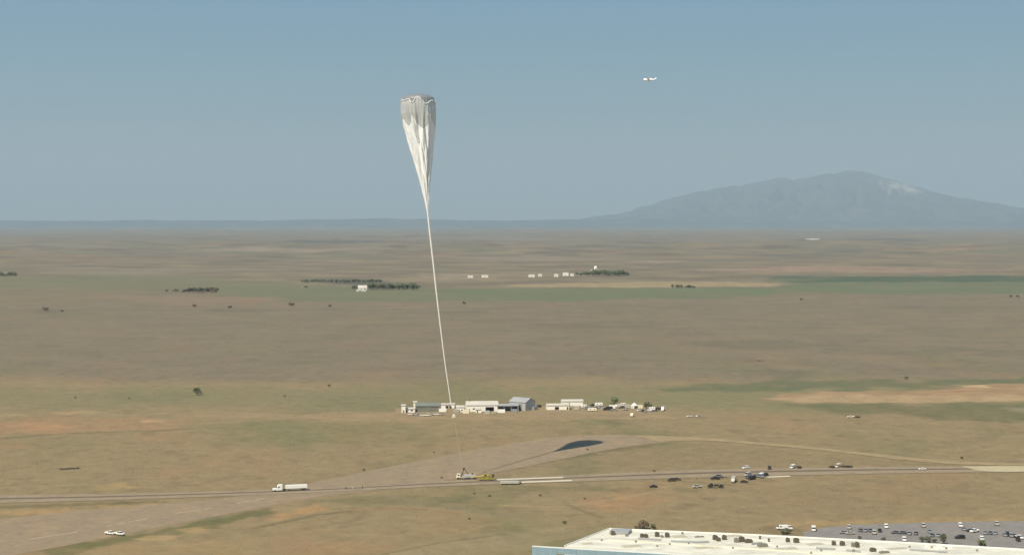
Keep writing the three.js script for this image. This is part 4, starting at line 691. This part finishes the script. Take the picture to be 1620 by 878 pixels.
/* ---------------------------------------------------------------- trees and bushes */
function crownGeometry(seed, n, squat, leaf) {                          // unit crown: leaf faces in uneven lobes, about 1 wide and 1 high
  const r = rng(seed), lobes = []; for (let i = 0; i < 9; i++) { const a = r() * 6.28, q = 0.12 + 0.24 * r(); lobes.push([Math.cos(a) * q, 0.30 + 0.5 * r() * squat, Math.sin(a) * q, 0.14 + 0.13 * r()]); }
  const pos = [], p = new THREE.Vector3(), u = new THREE.Vector3(), w = new THREE.Vector3(), nn = new THREE.Vector3();
  for (let i = 0; i < n; i++) {
    const L = lobes[i % lobes.length]; nn.set(r() * 2 - 1, r() * 2 - 1, r() * 2 - 1).normalize(); p.set(L[0], L[1], L[2]).addScaledVector(nn, L[3] * (0.55 + 0.5 * r()));
    u.set(r() - 0.5, r() - 0.5, r() - 0.5).normalize(); w.crossVectors(nn, u).normalize(); u.crossVectors(w, nn); const s = leaf * (0.6 + 0.8 * r());
    const a = p.clone().addScaledVector(u, s), b = p.clone().addScaledVector(w, s * 0.8), c = p.clone().addScaledVector(u, -s).addScaledVector(nn, s * 0.4), d = p.clone().addScaledVector(w, -s * 0.8);
    for (const v of [a, b, c, a, c, d]) pos.push(v.x, Math.max(0.02, v.y), v.z);
  }
  const g = new THREE.BufferGeometry(); g.setAttribute('position', new THREE.Float32BufferAttribute(pos, 3)); g.computeVertexNormals(); return g;
}
const crowns = [1, 2, 3, 4].map(s => crownGeometry(s * 31, 620, 1, 0.05)), bushCrowns = [5, 6, 7].map(s => crownGeometry(s * 17, 300, 0.55, 0.07));
const trunkGeo = (() => { const r = rng(5), g = [new THREE.CylinderGeometry(0.018, 0.034, 0.5, 7).translate(0, 0.25, 0)]; for (let i = 0; i < 6; i++) { const a = i * 1.05 + r(), h = 0.22 + 0.25 * r(); g.push(bar(V(0, h, 0), V(Math.cos(a) * 0.22, h + 0.22 + 0.1 * r(), Math.sin(a) * 0.22), 0.014, 0.006, 5)); } return mergeGeometries(g.map(q => q.toNonIndexed())); })();
let treeCount = 0;
function tree(name, at, h, w, mat, label, group) { const o = thing(name, label, 'tree', at, treeCount * 1.7, group); part('trunk', trunkGeo, mats.bark, o).scale.set(h, h, h); part('crown', crowns[treeCount++ % 4], mat, o).scale.set(w, h, w); return o; }
function bush(at, h, w, mat, label, group, d = w) { const o = thing('bush', label, 'bush', at, group ? treeCount * 1.3 : 0.1, group); part('stem', trunkGeo, mats.bark, o).scale.set(h * 0.8, h * 0.7, h * 0.8); part('crown', bushCrowns[treeCount++ % 3], mat, o).scale.set(w, h * 1.3, d); return o; }
tree('round_tree', yard(972, 644), 9.5, 9, leaves[1], 'round green tree standing over trailers in the compound yard');
tree('dark_tree', yard(1023, 647), 6.5, 6, leaves[2], 'dark low tree near the end of the compound yard');
tree('dark_tree', yard(1029, 647), 4.5, 5, leaves[2], 'smaller dark tree right beside the dark low tree of the yard');
tree('lone_tree', G(311, 625), 7, 9, leaves[2], 'lone dark tree in the open plain away from all buildings');
bush(G(1018, 838), 4.6, 6.5, leaves[3], 'brown bush showing above the far corner of the warehouse roof'); bush(G(1034, 838), 3.4, 3.6, leaves[0], 'small green bush next to the brown bush behind the warehouse');
bush(G(1009, 839), 2.4, 4, leaves[3], 'low bush at the side of the brown bush behind the warehouse'); bush(G(1246, 845), 3.0, 4.6, leaves[2], 'dark bush at the warehouse corner beside two white vehicles', null); bush(G(1240, 845.5), 2.6, 4, leaves[0], 'green bush at the warehouse corner touching the dark bush');
for (const [x, y, h] of [[1459, 858, 3], [1470, 859, 3.2], [1480, 859, 2.4], [1361, 854, 2], [1398, 857, 2.4]]) bush(G(x, y), h, h * 1.1, leaves[2], 'dark bush in the strip between parking lot and warehouse', 'bushes between parking lot and warehouse');
tree('lot_tree', G(1493, 862), 5.5, 4, leaves[2], 'slim dark tree between the lot bushes behind the warehouse'); tree('lot_tree', G(1554, 869), 5, 5, leaves[0], 'green tree below the white car at the warehouse edge');
for (const x of [96, 101, 106, 111, 116, 122]) bush(G(x, 743 - (x - 96) * 0.05), 1.0, 3.6, leaves[2], 'low dark bush in a short row on the empty grass', 'short row of low bushes on the grass', 2.5);
const lone = (list, label, group, m) => { for (const [x, y, q] of list) bush(G(x, y), q, q * 1.5, leaves[m], label, group); };
lone([[575, 745, 1.5], [698, 757, 1.2], [686, 717, 1.1], [930, 712, 1.2]], 'small brown bush at the edge of the old runway', 'bushes along the runway edge', 3);
lone([[855, 785, 1.3], [925, 790, 1.1], [774, 786, 1.3], [750, 782, 1.2]], 'small brown bush on the grass between launch truck and warehouse', 'bushes below the launch truck', 3);
lone([[893, 829, 1.7]], 'small dark bush alone near the blue corner of the warehouse', null, 2); lone([[742, 822, 1.1]], 'tiny bush alone on worn trails below the launch truck', null, 3);
lone([[1523, 726, 1.8]], 'small dark bush beside the dirt road near the concrete pad', null, 2); lone([[1035, 747, 1.5]], 'brownish bush on the far grass verge of the taxiway', null, 3);
lone([[520, 612, 2.4], [450, 628, 1.8]], 'small brown bush on the plain between the lone tree and the compound', 'bushes between lone tree and compound', 3); lone([[118, 630, 1.6], [203, 631, 1.5]], 'small bush on the plain above the orange dirt strip', 'bushes above the orange dirt', 3);
lone([[70, 492, 8], [97, 494, 4.5], [307, 486, 6], [363, 488, 6], [460, 485, 8], [521, 486, 5], [734, 481, 6]], 'scrubby bush in the loose line on brown plain below the farm windbreaks', 'loose line of bushes on the brown plain', 3);
lone([[483, 456, 6]], 'scrubby bush between the brownish grove and the farmhouse', null, 3); lone([[1435, 600, 3.2]], 'small dark bush in the green strip above the bare bank', null, 2);
lone([[1268, 475, 5], [1600, 471, 6], [1612, 471, 6]], 'scrubby bush on the brown plain below the bright green field', 'bushes below the bright green field', 3);
// farms far out on the plain, behind windbreaks
const rf = rng(99);
function windbreak(x0, x1, y, n, h, label, group, m = [0, 2]) { for (let i = 0; i < n; i++) { const x = lerp(x0, x1, (i + 0.5) / n) + (rf() - 0.5) * (x1 - x0) / n, hh = h * (0.75 + 0.5 * rf()); tree('windbreak_tree', G(x, y + (rf() - 0.5) * 0.8), hh, hh * (1.0 + 0.5 * rf()), leaves[m[i % m.length]], label, group); } }
windbreak(938, 994, 436.5, 16, 17, 'tree in the dense dark windbreak beside the white silo', 'dense windbreak by the silo');
windbreak(912, 938, 436, 8, 10, 'low tree in the thin end of the windbreak by the silo', 'thin end of the silo windbreak');
windbreak(582, 662, 458, 24, 14, 'tree in the long windbreak beside the white farmhouse', 'windbreak by the white farmhouse'); windbreak(556, 566, 458, 3, 9, 'small tree at the open side of the white farmhouse', 'small trees by the white farmhouse');
windbreak(474, 605, 447, 34, 8, 'tree in the faint straight tree line behind the white farmhouse', 'tree line behind the farmhouse');
windbreak(288, 342, 463, 14, 11, 'brownish tree in the grove alone on the left plain', 'brownish grove on the plain', [3, 2]); windbreak(262, 286, 462, 4, 7, 'small tree trailing off from the brownish grove', 'small trees beside the brownish grove', [3, 2]);
windbreak(-6, 26, 437.5, 9, 13, 'dark tree in the clump where the green field begins', 'dark clump of trees by the green field'); windbreak(1064, 1100, 456, 8, 8, 'bush-like tree on the strip between sand and green field', 'small trees on the sand strip');
building('farmhouse', 'white farmhouse with a bright roof beside a long windbreak', 'house', G(573, 459), 0.15, { w: 20, d: 15, h: 5, rise: 6, doors: [[-4, 3, 3.4], [4, 4, 2, 1.5]] });
building('farm_shed', 'low white shed in front of the white farmhouse', 'house', G(571, 461), 0.1, { w: 22, d: 8, h: 3, rise: 1.0, wall: mats.wall2, doors: [[-4, 3, 2.4]] });
{
  const o = thing('farm_silo', 'bright white silo rising above the dark windbreak', 'silo', G(942.5, 432)); part('tank', cyl(5, 5, 17, 0, 8.5, 0, 20), mats.white, o); part('dome', new THREE.SphereGeometry(5, 20, 8, 0, 6.3, 0, 1.57).translate(0, 17, 0), mats.white, o); each('ladder_rail', [bx(0.3, 17, 0.2, -0.4, 8.5, 5.1), bx(0.3, 17, 0.2, 0.4, 8.5, 5.1)], mats.steel, o);
}
[[937, 431, 10, 6, 'small white barn beside the bright white silo'], [841, 438.5, 17, 5.5, 'white farm building farthest from the silo in the scattered farm'], [854.5, 437.5, 10, 5, 'small white house next to the farthest farm building'], [880, 438, 11, 6, 'white house between the farm buildings halfway to the silo'], [895, 436.5, 16, 8, 'tall white farmhouse at the thin end of the windbreak'], [905, 437, 9, 5.5, 'small white outbuilding touching the thin end of the windbreak'], [744, 439.5, 14, 4, 'low pale farm shed at the end of a sandy track'], [767, 439, 18, 4.5, 'longer pale farm shed on the sandy track']]
  .forEach(([x, y, w, h, l]) => building('farm_building', l, 'house', G(x, y), 0.1, { w, d: 9, h, rise: 2, doors: [[-2, 2, 2.6]] }));
{ const p = P(1286, 379, 14200); p.y = landHeight(p.x, p.z) + 4; building('distant_barn', 'long pale barn far away on the hazy hills below the mountain', 'building', p, 0.05, { w: 120, d: 30, h: 8, rise: 4, wall: mats.wall2, doors: [[-50, 8, 6]] }); p.y -= 4; scene.getObjectByName('distant_barn').position.y = p.y; }

{ // dry scrub and grass clumps dotted over the fields round the airfield
  const r = rng(404), pos = []; for (let i = 0; i < 9; i++) { const a = r() * 6.28, q = 0.15 + 0.35 * r(), w = 0.16; pos.push(Math.cos(a) * 0.1 - w * Math.sin(a), 0, Math.sin(a) * 0.1 + w * Math.cos(a), Math.cos(a) * 0.1 + w * Math.sin(a), 0, Math.sin(a) * 0.1 - w * Math.cos(a), Math.cos(a) * q, 0.35 + 0.4 * r(), Math.sin(a) * q); }
  const g = new THREE.BufferGeometry(); g.setAttribute('position', new THREE.Float32BufferAttribute(pos, 3)); g.computeVertexNormals();
  const spots = [], n = 36000; let guard = 0;
  while (spots.length < n && guard++ < 400000) {
    const d = 640 + 960 * Math.sqrt(r()), x = (r() * 2 - 1) * (0.36 * d + 60), z = -d;
    if (N2(x / 60, z / 60) + 0.5 * N2(x / 17, z / 17) < r() * 2.4 - 1.2 || r() < sm(900, 1550, d)) continue;
    if (paved.some(p => inPoly(p, x, z) > -2)) continue;
    if (x > 0 && d < 765 && z > -760 + (x - 20) * 0.1) continue;
    spots.push([x, z, 0.28 + 0.5 * r() * r() * r(), r() * 6.28]);
  }
  const m = new THREE.InstancedMesh(g, new THREE.MeshStandardMaterial({ color: 0xffffff, roughness: 1, side: THREE.DoubleSide }), spots.length), mx = new THREE.Matrix4(), q = new THREE.Quaternion(), up = V(0, 1, 0), tones = [C(134, 122, 80), C(142, 130, 86), C(126, 110, 74), C(158, 142, 98)];
  spots.forEach(([x, z, k, a], i) => { mx.compose(V(x, landHeight(x, z), z), q.setFromAxisAngle(up, a), V(k * 1.5, k, k * 1.5)); m.setMatrixAt(i, mx); m.setColorAt(i, tones[i % 4]); });
  m.name = 'dry_scrub'; m.userData = { kind: 'stuff', label: 'dry scrub and grass clumps dotted over the fields', category: 'scrub' }; shadows(m); scene.add(m);
}

renderer.render(scene, camera);
